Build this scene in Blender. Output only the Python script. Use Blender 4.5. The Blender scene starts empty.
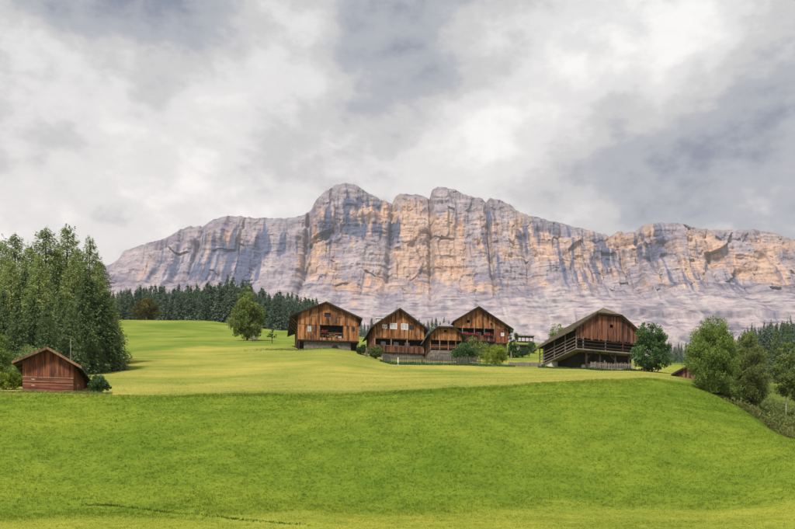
import bpy, math, random
import numpy as np
from mathutils import Vector

random.seed(7)
rng = np.random.default_rng(7)
R = math.radians
sc = bpy.context.scene
col = sc.collection

# ------------------------------------------------------------------ camera
F, CX, HV = 1000.0, 397.5, 590.0        # focal length, centre column, horizon row (photo pixels)
cam = bpy.data.cameras.new('camera')
cam.sensor_width = 36.0
cam.lens = 36.0 * F / 795.0
cam.shift_y = (HV - 264.5) / 795.0
cam.clip_start = 0.5
cam.clip_end = 30000
camo = bpy.data.objects.new('camera', cam)
camo.rotation_euler = (R(90), 0, 0)
col.objects.link(camo)
sc.camera = camo

# ------------------------------------------------------------------ world: cloudy sky
SUN_EL, SUN_AZ = R(50), R(208)          # azimuth clockwise from +Y
GAIN = 2.0
world = bpy.data.worlds.new('World')
sc.world = world
world.use_nodes = True
wt = world.node_tree
wn, wl = wt.nodes, wt.links
wn.clear()

def wmath(op, a, b=None, c=None, clamp=False):
    n = wn.new('ShaderNodeMath'); n.operation = op; n.use_clamp = clamp
    for i, s in enumerate((a, b, c)):
        if s is None: continue
        if isinstance(s, (int, float)): n.inputs[i].default_value = s
        else: wl.new(s, n.inputs[i])
    return n.outputs[0]

tc = wn.new('ShaderNodeTexCoord')
sky = wn.new('ShaderNodeTexSky')
sky.sky_type = 'NISHITA'
sky.sun_disc = False
sky.sun_elevation = SUN_EL
sky.sun_rotation = SUN_AZ
sky.altitude = 1400

def sdir(px, v):
    d = Vector(((px - CX) / F, 1.0, (HV - v) / F)); d.normalize(); return d

def wnoise(scale, detail, rough, stretch=(1, 1, 1), dist=0.0, off=(0, 0, 0)):
    mp = wn.new('ShaderNodeMapping')
    mp.inputs['Scale'].default_value = stretch
    mp.inputs['Location'].default_value = off
    wl.new(tc.outputs['Generated'], mp.inputs['Vector'])
    n = wn.new('ShaderNodeTexNoise')
    n.inputs['Scale'].default_value = scale
    n.inputs['Detail'].default_value = detail
    n.inputs['Roughness'].default_value = rough
    n.inputs['Distortion'].default_value = dist
    wl.new(mp.outputs[0], n.inputs['Vector'])
    return n.outputs['Fac']

# cloud thickness: broad banks + finer billows
n1 = wnoise(5.5, 7, 0.58, (1, 1, 1.9), 0.0, (3.1, 0.4, 1.2))
n2 = wnoise(17.0, 7, 0.62, (1, 1, 1.7), 0.0, (0.7, 2.4, 0.3))
warp = wnoise(9.0, 6, 0.62, (1, 1, 1.8), 0.0, (5.0, 1.0, 2.0))
val = wmath('ADD', wmath('MULTIPLY', wmath('SUBTRACT', n1, 0.5), 0.85),
            wmath('MULTIPLY', wmath('SUBTRACT', n2, 0.5), 0.85))
# individual cloud masses and breaks (spherical lobes in the sky)
banks = [  # px, v, half-size(px), weight (+bright, -dark)
    (680, 38, 62, 0.66), (610, 62, 60, 0.34), (735, 15, 45, 0.15), (455, 140, 34, 0.12), (500, 160, 34, 0.10),
    (225, 120, 80, 0.30), (130, 130, 70, 0.18), (50, 105, 70, 0.12), (475, 150, 40, 0.26), (300, 60, 60, 0.12), (30, 190, 60, 0.14), (190, 180, 40, 0.10), (560, 75, 50, 0.10),
    (650, 130, 60, -0.40), (735, 150, 70, -0.34), (795, 105, 60, -0.24), (590, 140, 45, -0.18), (830, 160, 80, -0.22),
    (40, 25, 60, -0.34), (110, 15, 55, -0.36), (175, -2, 50, -0.50), (385, 5, 45, -0.40), (450, 18, 50, -0.22), (540, 0, 40, -0.10), (790, 20, 30, -0.18),
    (390, 130, 40, -0.16), (345, 165, 50, -0.18), (420, 90, 30, -0.08), (250, 195, 60, -0.10), (130, 205, 60, -0.12), (690, 195, 80, -0.06),
    (260, -60, 120, -0.2), (560, -50, 90, -0.2),
]
for px, v, s, w in banks:
    c = sdir(px, v)
    dt = wn.new('ShaderNodeVectorMath'); dt.operation = 'DOT_PRODUCT'
    nv = wn.new('ShaderNodeVectorMath'); nv.operation = 'NORMALIZE'
    wl.new(tc.outputs['Generated'], nv.inputs[0])
    wl.new(nv.outputs[0], dt.inputs[0]); dt.inputs[1].default_value = c
    sg = s / F
    q = wmath('DIVIDE', wmath('SUBTRACT', 1.0, dt.outputs['Value']), sg * sg)      # ~ (angle/s)^2 / 2
    q = wmath('ADD', q, wmath('MULTIPLY', wmath('SUBTRACT', warp, 0.5), 2.6))
    g = wmath('POWER', 2.718, wmath('MULTIPLY', wmath('MAXIMUM', q, -0.3), -1.0))
    val = wmath('ADD', val, wmath('MULTIPLY', g, w * (0.60 if w > 0 else 0.66)))
val = wmath('ADD', val, 0.672)
ramp = wn.new('ShaderNodeValToRGB')
er = ramp.color_ramp
er.interpolation = 'EASE'
stops = [(0.0, (0.22, 0.245, 0.315)), (0.35, (0.43, 0.44, 0.475)), (0.55, (0.62, 0.605, 0.60)),
         (0.75, (0.81, 0.79, 0.775)), (1.0, (1.02, 1.0, 0.97))]
while len(er.elements) < len(stops): er.elements.new(0.5)
for e, (p, c) in zip(er.elements, stops):
    e.position = p; e.color = (*[k / GAIN for k in c], 1)
wl.new(val, ramp.inputs[0])
# thin places let a little of the clear sky through
skm = wn.new('ShaderNodeVectorMath'); skm.operation = 'SCALE'; skm.inputs['Scale'].default_value = 0.10
wl.new(sky.outputs[0], skm.inputs[0])
sepz = wn.new('ShaderNodeSeparateXYZ'); wl.new(tc.outputs['Generated'], sepz.inputs[0])
low = wmath('MULTIPLY_ADD', sepz.outputs['Z'], -4.0, 1.95, clamp=True)          # air near the horizon is a little warmer
warm = wn.new('ShaderNodeMixRGB'); warm.blend_type = 'MULTIPLY'
wl.new(low, warm.inputs[0]); wl.new(ramp.outputs[0], warm.inputs[1]); warm.inputs[2].default_value = (1.03, 0.975, 0.945, 1)
mixs = wn.new('ShaderNodeMixRGB'); mixs.inputs[0].default_value = 0.94
wl.new(skm.outputs[0], mixs.inputs[1]); wl.new(warm.outputs[0], mixs.inputs[2])
up = wn.new('ShaderNodeVectorMath'); up.operation = 'SCALE'; up.inputs['Scale'].default_value = 10.0
wl.new(mixs.outputs[0], up.inputs[0])
bg = wn.new('ShaderNodeBackground'); bg.inputs['Strength'].default_value = 0.10
wl.new(up.outputs[0], bg.inputs['Color'])
wo = wn.new('ShaderNodeOutputWorld')
wl.new(bg.outputs[0], wo.inputs['Surface'])

# ------------------------------------------------------------------ sun, exposure
sun = bpy.data.lights.new('sun', 'SUN')
sun.energy = 2.6
sun.angle = R(10)
sun.color = (1.0, 0.94, 0.84)
suno = bpy.data.objects.new('sun', sun)
sdv = Vector((math.sin(SUN_AZ) * math.cos(SUN_EL), math.cos(SUN_AZ) * math.cos(SUN_EL), math.sin(SUN_EL)))
suno.rotation_euler = sdv.to_track_quat('Z', 'Y').to_euler()
suno.location = (0, -20, 60)
col.objects.link(suno)
vs = sc.view_settings
vs.view_transform = 'Standard'; vs.look = 'None'; vs.gamma = 1.0; vs.use_curve_mapping = False
vs.exposure = math.log2(GAIN)
sc.render.engine = 'CYCLES'
sc.cycles.use_denoising = True
sc.cycles.max_bounces = 5
sc.cycles.diffuse_bounces = 2
sc.cycles.glossy_bounces = 2
sc.cycles.transmission_bounces = 4
sc.cycles.transparent_max_bounces = 6
sc.cycles.volume_bounces = 1
sc.cycles.caustics_reflective = False
sc.cycles.caustics_refractive = False

# ------------------------------------------------------------------ noise + interpolation helpers
def _h(i, j, s):
    with np.errstate(over='ignore'):
        n = (i.astype(np.int64) * 374761393 + j.astype(np.int64) * 668265263 + s * 974634777) & 0xffffffff
        n = ((n ^ (n >> 13)) * 1274126177) & 0xffffffff
        n = (n ^ (n >> 16)) & 0xffffffff
    return n / 4294967295.0

def vnoise(x, y, s=0):
    x, y = np.broadcast_arrays(np.asarray(x, float), np.asarray(y, float))
    xi, yi = np.floor(x), np.floor(y)
    fx, fy = x - xi, y - yi
    fx = fx * fx * fx * (fx * (fx * 6 - 15) + 10); fy = fy * fy * fy * (fy * (fy * 6 - 15) + 10)
    a = _h(xi, yi, s); b = _h(xi + 1, yi, s); c = _h(xi, yi + 1, s); d = _h(xi + 1, yi + 1, s)
    return (a + (b - a) * fx) * (1 - fy) + (c + (d - c) * fx) * fy - 0.5

def fbm(x, y, s=0, o=4, g=0.5):
    r = 0; a = 1.0
    for k in range(o):
        r = r + a * vnoise(x * 2 ** k + 17.3 * k, y * 2 ** k + 9.1 * k, s + k)
        a *= g
    return r

def sstep(a, b, x):
    t = np.clip((np.asarray(x, float) - a) / (b - a), 0, 1)
    return t * t * (3 - 2 * t)

def pchip(xs, ys, x):
    """monotone cubic; ys may be (n,) or (n,m)"""
    xs = np.asarray(xs, float); ys = np.asarray(ys, float)
    h = np.diff(xs); sh = (slice(None),) + (None,) * (ys.ndim - 1)
    dl = np.diff(ys, axis=0) / h[sh]
    m = np.zeros_like(ys)
    w = dl[:-1] * dl[1:]
    with np.errstate(divide='ignore', invalid='ignore'):
        hm = 2 * w / (dl[:-1] + dl[1:])
    m[1:-1] = np.where(w > 0, hm, 0)
    m[0] = dl[0]; m[-1] = dl[-1]
    x = np.clip(np.asarray(x, float), xs[0], xs[-1])
    k = np.clip(np.searchsorted(xs, x, side='right') - 1, 0, len(xs) - 2)
    t = ((x - xs[k]) / h[k]).reshape((-1,) + (1,) * (ys.ndim - 1))
    hh = h[k].reshape(t.shape)
    return ((2*t**3 - 3*t**2 + 1) * ys[k] + (t**3 - 2*t**2 + t) * hh * m[k]
            + (-2*t**3 + 3*t**2) * ys[k+1] + (t**3 - t**2) * hh * m[k+1])

# ------------------------------------------------------------------ object helpers
def tag(o, label=None, cat=None, group=None, kind=None):
    if label: o['label'] = label
    if cat: o['category'] = cat
    if group: o['group'] = group
    if kind: o['kind'] = kind
    return o

def link(name, me, mat=None, parent=None):
    o = bpy.data.objects.new(name, me)
    if mat is not None:
        if len(me.materials): me.materials[0] = mat
        else: me.materials.append(mat)
    col.objects.link(o)
    if parent is not None: o.parent = parent
    return o

def empty(name, loc, rz=0.0, size=1.0):
    o = bpy.data.objects.new(name, None)
    o.location = loc; o.rotation_euler = (0, 0, rz); o.empty_display_size = size
    col.objects.link(o)
    return o

def np_mesh(name, V, Fq, smooth=False):
    """V (n,3), Fq (m,4) or (m,3) index arrays"""
    me = bpy.data.meshes.new(name)
    V = np.ascontiguousarray(V, np.float32); Fq = np.ascontiguousarray(Fq, np.int32)
    k = Fq.shape[1]
    me.vertices.add(len(V)); me.vertices.foreach_set('co', V.ravel())
    me.loops.add(Fq.size); me.loops.foreach_set('vertex_index', Fq.ravel())
    me.polygons.add(len(Fq))
    me.polygons.foreach_set('loop_start', np.arange(0, Fq.size, k, dtype=np.int32))
    me.polygons.foreach_set('use_smooth', np.full(len(Fq), smooth))
    me.update(calc_edges=True)
    return me

def set_attr(me, name, arr, typ='FLOAT', dom='POINT'):
    a = me.attributes.new(name, typ, dom)
    if typ == 'FLOAT': a.data.foreach_set('value', np.ascontiguousarray(arr, np.float32))
    else:
        c = np.ones((len(arr), 4), np.float32); c[:, :3] = arr
        a.data.foreach_set('color', c.ravel())

class MB:
    """collects prisms and tubes into one mesh"""
    def __init__(s): s.v = []; s.f = []
    def hexa(s, p):          # 8 points: bottom 4 ccw, top 4 ccw
        b = len(s.v); s.v += [tuple(q) for q in p]
        s.f += [(b+3, b+2, b+1, b), (b+4, b+5, b+6, b+7)] + [(b+i, b+(i+1) % 4, b+4+(i+1) % 4, b+4+i) for i in range(4)]
        return s
    def box(s, x0, x1, y0, y1, z0, z1):
        return s.hexa([(x0,y0,z0),(x1,y0,z0),(x1,y1,z0),(x0,y1,z0),(x0,y0,z1),(x1,y0,z1),(x1,y1,z1),(x0,y1,z1)])
    def slab(s, poly, t):    # polygon extruded straight down by t
        n = len(poly); b = len(s.v)
        s.v += [tuple(p) for p in poly] + [(p[0], p[1], p[2] - t) for p in poly]
        s.f += [tuple(range(b, b+n)), tuple(range(b+2*n-1, b+n-1, -1))]
        s.f += [(b+i, b+n+i, b+n+(i+1) % n, b+(i+1) % n) for i in range(n)]
        return s
    def bar(s, a, c, w, h=None):
        a = Vector(a); c = Vector(c); h = h or w
        d = (c - a).normalized()
        u = d.cross(Vector((0, 0, 1)))
        if u.length < 1e-3: u = Vector((1, 0, 0))
        u.normalize(); n = u.cross(d)
        u *= w / 2; n *= h / 2
        return s.hexa([a-u-n, a+u-n, a+u+n, a-u+n, c-u-n, c+u-n, c+u+n, c-u+n])
    def tube(s, pts, rad, k=7):
        pts = [Vector(p) for p in pts]; b = len(s.v)
        for i, p in enumerate(pts):
            d = (pts[min(i+1, len(pts)-1)] - pts[max(i-1, 0)]).normalized()
            u = d.orthogonal().normalized(); n = d.cross(u)
            for j in range(k):
                a = 2 * math.pi * j / k
                s.v.append(tuple(p + (u * math.cos(a) + n * math.sin(a)) * rad[i]))
        for i in range(len(pts) - 1):
            for j in range(k):
                s.f.append((b+i*k+j, b+i*k+(j+1) % k, b+(i+1)*k+(j+1) % k, b+(i+1)*k+j))
        e = b + (len(pts) - 1) * k
        s.f.append(tuple(range(e, e + k)))
        return s
    def build(s, name, mat, parent=None, smooth=False):
        me = bpy.data.meshes.new(name); me.from_pydata(s.v, [], s.f); me.update()
        if smooth:
            for p in me.polygons: p.use_smooth = True
        return link(name, me, mat, parent)

# ------------------------------------------------------------------ materials
MATS = {}
def newmat(name):
    m = bpy.data.materials.new(name); m.use_nodes = True
    nt = m.node_tree; nt.nodes.clear()
    out = nt.nodes.new('ShaderNodeOutputMaterial')
    MATS[name] = m
    return m, nt, out

def N(nt, typ, **kw):
    n = nt.nodes.new(typ)
    for k, v in kw.items(): setattr(n, k, v)
    return n

def noise(nt, vec, scale, detail=4, rough=0.55, stretch=None):
    if stretch is not None:
        mp = N(nt, 'ShaderNodeMapping'); mp.inputs['Scale'].default_value = stretch
        nt.links.new(vec, mp.inputs['Vector']); vec = mp.outputs[0]
    n = N(nt, 'ShaderNodeTexNoise')
    n.inputs['Scale'].default_value = scale; n.inputs['Detail'].default_value = detail
    n.inputs['Roughness'].default_value = rough
    nt.links.new(vec, n.inputs['Vector'])
    return n.outputs['Fac']

def ramp2(nt, fac, stops):
    r = N(nt, 'ShaderNodeValToRGB')
    e = r.color_ramp.elements
    while len(e) < len(stops): e.new(0.5)
    for q, (p, c) in zip(e, stops):
        q.position = p; q.color = (*c, 1)
    nt.links.new(fac, r.inputs[0])
    return r.outputs[0]

def mmath(nt, op, a, b, clamp=False):
    n = N(nt, 'ShaderNodeMath', operation=op); n.use_clamp = clamp
    for i, s in enumerate((a, b)):
        if isinstance(s, (int, float)): n.inputs[i].default_value = s
        else: nt.links.new(s, n.inputs[i])
    return n.outputs[0]

def mixc(nt, fac, a, b, blend='MIX'):
    n = N(nt, 'ShaderNodeMixRGB', blend_type=blend)
    for i, s in enumerate((fac, a, b)):
        if isinstance(s, (int, float)): n.inputs[i].default_value = s
        elif isinstance(s, tuple): n.inputs[i].default_value = (*s, 1)
        else: nt.links.new(s, n.inputs[i])
    return n.outputs[0]

def bsdf(nt, out, color, rough=0.9, bump=None, bstr=0.3, bdist=0.05, spec=0.2):
    b = N(nt, 'ShaderNodeBsdfPrincipled')
    b.inputs['Roughness'].default_value = rough
    b.inputs['Specular IOR Level'].default_value = spec
    if isinstance(color, tuple): b.inputs['Base Color'].default_value = (*color, 1)
    else: nt.links.new(color, b.inputs['Base Color'])
    if bump is not None:
        bn = N(nt, 'ShaderNodeBump'); bn.inputs['Strength'].default_value = bstr; bn.inputs['Distance'].default_value = bdist
        nt.links.new(bump, bn.inputs['Height']); nt.links.new(bn.outputs[0], b.inputs['Normal'])
    nt.links.new(b.outputs[0], out.inputs['Surface'])
    return b

def wood(name, c_dark, c_mid, c_light, stretch=(9, 9, 0.35), rnd=1.0):
    m, nt, out = newmat(name)
    tc = N(nt, 'ShaderNodeTexCoord'); oi = N(nt, 'ShaderNodeObjectInfo')
    add = N(nt, 'ShaderNodeVectorMath', operation='ADD')
    sc3 = N(nt, 'ShaderNodeVectorMath', operation='SCALE')
    cmb = N(nt, 'ShaderNodeCombineXYZ')
    for i in range(3): nt.links.new(oi.outputs['Random'], cmb.inputs[i])
    nt.links.new(cmb.outputs[0], sc3.inputs[0]); sc3.inputs['Scale'].default_value = 37.0
    nt.links.new(tc.outputs['Object'], add.inputs[0]); nt.links.new(sc3.outputs[0], add.inputs[1])
    n1 = noise(nt, add.outputs[0], 1.0, 5, 0.6, stretch)
    n2 = noise(nt, add.outputs[0], 0.7, 3, 0.5)
    f = mmath(nt, 'ADD', mmath(nt, 'MULTIPLY', n1, 0.90), mmath(nt, 'MULTIPLY', oi.outputs['Random'], 0.27 * rnd))
    f = mmath(nt, 'ADD', f, mmath(nt, 'MULTIPLY', mmath(nt, 'SUBTRACT', n2, 0.5), 0.5))
    c = ramp2(nt, f, [(0.40, c_dark), (0.58, c_mid), (0.80, c_light)])
    wz = mmath(nt, 'MULTIPLY', mmath(nt, 'SUBTRACT', noise(nt, tc.outputs['Object'], 0.55, 4, 0.6, (1, 1, 0.8)), 0.5), 3.0, clamp=True)
    grey = tuple(0.55 * (c_mid[0] + c_mid[1]) * k for k in (0.78, 0.68, 0.60))
    c = mixc(nt, mmath(nt, 'MULTIPLY', wz, 0.40), c, grey)
    bsdf(nt, out, c, 0.85, n1, 0.4, 0.02)
    return m

def plain(name, c0, c1, scale=2.0, rough=0.9, bstr=0.3, stretch=None, detail=5):
    m, nt, out = newmat(name)
    tc = N(nt, 'ShaderNodeTexCoord')
    n1 = noise(nt, tc.outputs['Object'], scale, detail, 0.6, stretch)
    c = ramp2(nt, n1, [(0.3, c0), (0.7, c1)])
    bsdf(nt, out, c, rough, n1, bstr, 0.05)
    return m

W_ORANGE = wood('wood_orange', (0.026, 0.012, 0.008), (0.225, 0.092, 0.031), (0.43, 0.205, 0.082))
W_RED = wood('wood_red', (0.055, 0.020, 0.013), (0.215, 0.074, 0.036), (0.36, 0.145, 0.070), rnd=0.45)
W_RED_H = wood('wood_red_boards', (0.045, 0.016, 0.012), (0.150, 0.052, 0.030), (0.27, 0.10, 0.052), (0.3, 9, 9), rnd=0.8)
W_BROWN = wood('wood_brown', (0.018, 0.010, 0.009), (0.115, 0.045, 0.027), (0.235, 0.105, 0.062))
W_DARK = wood('wood_dark', (0.010, 0.007, 0.006), (0.030, 0.019, 0.014), (0.055, 0.036, 0.026))
W_SHADE = wood('wood_shade', (0.004, 0.0035, 0.003), (0.012, 0.009, 0.007), (0.022, 0.016, 0.012))  # near-black wood: shade of recesses and undercrofts put into the colour
W_GREY = wood('wood_grey', (0.09, 0.075, 0.065), (0.17, 0.145, 0.125), (0.27, 0.235, 0.20))
W_FENCE = wood('wood_fence', (0.022, 0.020, 0.018), (0.055, 0.048, 0.042), (0.13, 0.115, 0.10))
W_TAN = wood('wood_tan', (0.08, 0.045, 0.025), (0.19, 0.11, 0.06), (0.30, 0.19, 0.11))
SHINGLE = plain('roof_shingle', (0.045, 0.038, 0.033), (0.13, 0.115, 0.10), 3.0, 0.9, 0.6, (1, 3, 3))
SHINGLE_PALE = plain('roof_shingle_pale', (0.14, 0.13, 0.13), (0.26, 0.25, 0.25), 3.0, 0.9, 0.6)
SHINGLE_MOSS = plain('roof_shingle_moss', (0.058, 0.046, 0.032), (0.150, 0.125, 0.078), 1.6, 0.95, 0.6)
STONE = plain('masonry', (0.085, 0.075, 0.066), (0.22, 0.20, 0.18), 2.2, 0.95, 0.6)
PLASTER = plain('plaster', (0.42, 0.39, 0.35), (0.62, 0.59, 0.54), 1.5, 0.95, 0.3)
WHITE = plain('white_paint', (0.62, 0.62, 0.62), (0.78, 0.78, 0.77), 3.0, 0.6, 0.1)
CURTAIN = plain('window_curtain', (0.24, 0.25, 0.27), (0.44, 0.44, 0.45), 3.0, 0.6, 0.05)
GLASS, _nt, _o = newmat('window_glass')
bsdf(_nt, _o, (0.012, 0.014, 0.017), 0.15, spec=0.5)
METAL = plain('pale_metal', (0.45, 0.45, 0.46), (0.62, 0.62, 0.63), 4.0, 0.5, 0.05)
HAY = plain('hay', (0.20, 0.14, 0.05), (0.38, 0.28, 0.11), 6.0, 0.95, 0.8)
BARK = plain('bark', (0.030, 0.023, 0.018), (0.085, 0.068, 0.052), 5.0, 0.95, 0.8, (4, 4, 0.6))
BARK_BIRCH = plain('bark_birch', (0.12, 0.11, 0.10), (0.46, 0.44, 0.41), 3.0, 0.9, 0.4, (1.5, 1.5, 5))

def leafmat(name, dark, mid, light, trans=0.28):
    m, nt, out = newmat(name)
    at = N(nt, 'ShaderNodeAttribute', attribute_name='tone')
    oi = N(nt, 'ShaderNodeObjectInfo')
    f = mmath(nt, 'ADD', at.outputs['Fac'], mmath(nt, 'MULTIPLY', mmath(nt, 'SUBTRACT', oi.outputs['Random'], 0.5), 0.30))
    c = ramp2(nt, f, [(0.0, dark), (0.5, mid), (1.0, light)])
    d = N(nt, 'ShaderNodeBsdfDiffuse'); t = N(nt, 'ShaderNodeBsdfTranslucent')
    nt.links.new(c, d.inputs[0]); nt.links.new(c, t.inputs[0])
    mx = N(nt, 'ShaderNodeMixShader'); mx.inputs[0].default_value = trans
    nt.links.new(d.outputs[0], mx.inputs[1]); nt.links.new(t.outputs[0], mx.inputs[2])
    nt.links.new(mx.outputs[0], out.inputs['Surface'])
    return m

L_SPRUCE = leafmat('needles_spruce', (0.058, 0.094, 0.044), (0.124, 0.178, 0.076), (0.205, 0.265, 0.105))
L_LARCH = leafmat('needles_larch', (0.105, 0.150, 0.056), (0.220, 0.280, 0.098), (0.34, 0.40, 0.15))
L_FAR_HAZE = leafmat('needles_far_haze', (0.070, 0.108, 0.082), (0.122, 0.174, 0.124), (0.180, 0.235, 0.155))  # distant needles paled and blued: aerial haze mixed into the leaf colour
L_BIRCH = leafmat('leaves_birch', (0.075, 0.110, 0.034), (0.165, 0.215, 0.060), (0.29, 0.335, 0.095))
L_DEEP = leafmat('leaves_deep', (0.026, 0.058, 0.024), (0.066, 0.125, 0.048), (0.13, 0.205, 0.075))
L_WILLOW = leafmat('leaves_willow', (0.080, 0.125, 0.034), (0.185, 0.255, 0.062), (0.34, 0.40, 0.10))
L_OLIVE = leafmat('leaves_olive', (0.066, 0.092, 0.030), (0.155, 0.190, 0.060), (0.27, 0.295, 0.095))
L_MAPLE = leafmat('leaves_russet', (0.050, 0.046, 0.018), (0.110, 0.098, 0.034), (0.175, 0.150, 0.05))
L_LIME = leafmat('leaves_lime', (0.10, 0.14, 0.02), (0.21, 0.27, 0.035), (0.34, 0.40, 0.07))
L_BRACKEN = leafmat('leaves_bracken', (0.055, 0.062, 0.020), (0.130, 0.140, 0.042), (0.21, 0.21, 0.065))
L_RED = leafmat('petals_red', (0.30, 0.01, 0.015), (0.5, 0.02, 0.03), (0.65, 0.04, 0.06), 0.1)

# ------------------------------------------------------------------ terrain
COLS = {
 -300: [(62,507),(72,468),(86,420),(97,398),(130,377),(200,355),(340,325),(420,332)],
   0: [(62,507),(72,468),(86,420),(96,398),(103,391),(130,375),(160,362),(200,350),(260,336),(340,322),(420,330)],
 100: [(62,506),(72,468),(86,419),(96,398),(103,393),(130,379),(160,366),(200,352),(260,336),(340,320.5),(420,331)],
 200: [(62,506),(72,467),(86,418),(96,397),(103,394),(130,381),(160,366),(200,353),(235,341),(260,335),(340,321.5),(420,332)],
 280: [(62,507),(72,467),(86,417),(97,396),(103,392.5),(130,379),(160,365),(200,351),(235,342),(270,335.5),(310,331),(420,340)],
 330: [(62,507),(72,466),(86,416),(97,395),(103,391),(130,376.5),(160,363),(195,350),(215,347),(250,340),(310,334),(420,345)],
 400: [(62,508),(72,466),(86,413),(98,391.5),(104,388),(130,377.5),(165,368),(190,361.5),(215,352),(250,345),(300,341),(420,352)],
 460: [(62,508),(72,464),(86,410),(99,388),(105,385),(130,376.5),(165,368),(190,362),(215,353.5),(250,346),(300,343),(420,354)],
 520: [(62,508),(73,463),(88,406),(101,385),(107,382),(130,376),(165,369.5),(190,365),(215,357),(255,343),(300,343),(420,356)],
 580: [(62,508),(74,460),(90,402),(104,380.5),(110,378.5),(130,374.5),(165,370),(185,367),(215,360),(260,352),(420,365)],
 640: [(62,508),(74,460),(90,403),(106,378.5),(112,376.5),(130,374),(165,371),(190,369),(220,362),(420,372)],
 690: [(62,508),(72,475),(85,424),(98,396),(106,386),(115,381),(130,379),(165,376),(220,364),(420,370)],
 740: [(62,506),(70,480),(80,443),(88,421),(95,410),(102,406),(110,404),(130,398),(165,386),(220,374),(420,372)],
 795: [(60,506),(66,487),(74,457),(80,442),(84,440),(92,440),(105,428),(130,409),(165,393),(220,380),(420,372)],
 1000: [(55,510),(62,502),(70,493),(80,490),(95,475),(130,430),(165,405),(220,385),(420,374)],
}
cpx = np.array(sorted(COLS), float)
DT = np.concatenate([np.linspace(5, 19.5, 20), np.linspace(20, 130, 441), np.linspace(131, 440, 310), np.geomspace(445, 3200, 60)])
TAB = []
for p in sorted(COLS):
    pts = [(d, (HV - v) * d / F) for d, v in COLS[p]]
    vl = COLS[p][-1][1]
    pts = [(5, -1.65), (20, -0.9), (36, 1.0), (50, 3.02)] + pts
    for d, w in ((560, .35), (900, .8), (1600, 1.0), (3200, 1.0)):
        v = vl * (1 - w) + 357 * w + 3
        pts.append((d, (HV - v) * d / F))
    a = np.array(pts)
    TAB.append(pchip(a[:, 0], a[:, 1], DT))
TAB = np.array(TAB)
PXG = np.linspace(-300, 1000, 651)
ZT = pchip(cpx, TAB, PXG)                      # (px, d)

crest_px = [-300, 0, 100, 200, 330, 400, 460, 520, 580, 640, 690, 740, 795, 1000]
crest_d = [97, 97, 97, 97, 97.5, 98.5, 99.5, 101.5, 104.5, 106.5, 112, 118, 122, 125]
rim_px, rim_d = [640, 690, 740, 795, 1000], [122, 113, 98, 83, 70]

def crease_d(px): return np.interp(px, [-300, 65, 136, 201, 297, 420], [62.5, 62.5, 61.5, 58.0, 53.0, 47.0])

def ground_z(X, Y):
    X = np.asarray(X, float); Y = np.asarray(Y, float)
    d = np.clip(Y, 5.0, 3199.0)
    px = np.clip(CX + F * X / np.maximum(Y, 45.0), -300, 1000)
    i = (px + 300) / 2.0; i0 = np.clip(np.floor(i).astype(int), 0, len(PXG) - 2); fi = i - i0
    j0 = np.clip(np.searchsorted(DT, d, side='right') - 1, 0, len(DT) - 2)
    fj = (d - DT[j0]) / (DT[j0 + 1] - DT[j0])
    z = ((ZT[i0, j0] * (1 - fj) + ZT[i0, j0 + 1] * fj) * (1 - fi) + (ZT[i0 + 1, j0] * (1 - fj) + ZT[i0 + 1, j0 + 1] * fj) * fi)
    # undulation of the turf
    amp = np.interp(Y, [20, 50, 66, 92, 104, 200, 400], [0.05, 0.06, 0.16, 0.16, 0.10, 0.22, 0.5])
    z = z + amp * fbm(X / 7.0, Y / 5.0, 3, 4) + 0.10 * np.interp(Y, [60, 70, 95, 103], [0, 1, 1, 0.15]) * fbm(X / 1.6, Y / 1.1, 9, 3)
    # little bank across the near field
    t = (Y - crease_d(px)) / 0.55
    f = 1 - sstep(300, 380, px)
    z = z + f * 0.14 * np.tanh(t * 0.9)
    return z

def gz(x, y): return float(ground_z(np.array([x]), np.array([y]))[0])

def P(px, d):            # a ground point below image column px at depth d
    x = (px - CX) * d / F
    return Vector((x, d, gz(x, d)))

rowsY = np.concatenate([np.linspace(-60, 40, 40), np.linspace(40.5, 112, 240), np.linspace(112.8, 270, 170), np.linspace(272, 440, 60), np.geomspace(446, 3190, 40)])
k = np.linspace(-1, 1, 441)
S = np.sign(k) * np.abs(k) ** 1.6
YY, SS = np.meshgrid(rowsY, S, indexing='ij')
XX = SS * (70 + 0.95 * np.maximum(YY, 0))
ZZ = ground_z(XX, YY)
nr, nc = XX.shape
idx = np.arange(nr * nc).reshape(nr, nc)
quads = np.stack([idx[:-1, :-1], idx[:-1, 1:], idx[1:, 1:], idx[1:, :-1]], -1).reshape(-1, 4)
gme = np_mesh('meadow', np.stack([XX, YY, ZZ], -1).reshape(-1, 3), quads, True)

def grass_masks(X, Y):
    px = CX + F * X / np.maximum(Y, 45.0)
    wob = 1.6 * fbm(X / 9.0, Y / 9.0, 21, 3)
    cd = np.interp(px, crest_px, crest_d)
    mown = sstep(-1.6, 2.4, Y - cd + wob + 1.2 * fbm(X / 1.5, Y / 1.5, 23, 3))
    near = 1 - sstep(-3.0, 2.5, Y - 60 + wob * 2.0 + 3.0 * np.interp(px, [0, 300, 795], [1.2, 0.2, -1.0]))
    wild = sstep(-1.5, 1.5, Y - np.interp(px, rim_px, rim_d) + wob) * sstep(672, 700, px) * (1 - sstep(170, 230, Y))
    cr = 0.0 * np.exp(-((Y - crease_d(px)) / 0.22) ** 2) * (1 - sstep(260, 330, px)) * sstep(20, 110, px)
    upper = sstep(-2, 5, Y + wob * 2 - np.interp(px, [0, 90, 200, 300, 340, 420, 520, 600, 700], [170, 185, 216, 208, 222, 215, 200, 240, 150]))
    return mown * (1 - wild), near, wild, cr, upper

mo, ne, wi, crz, upp = grass_masks(XX, YY)
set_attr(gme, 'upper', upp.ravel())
set_attr(gme, 'mown', mo.ravel()); set_attr(gme, 'near', ne.ravel()); set_attr(gme, 'wild', wi.ravel()); set_attr(gme, 'crease', crz.ravel())

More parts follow.
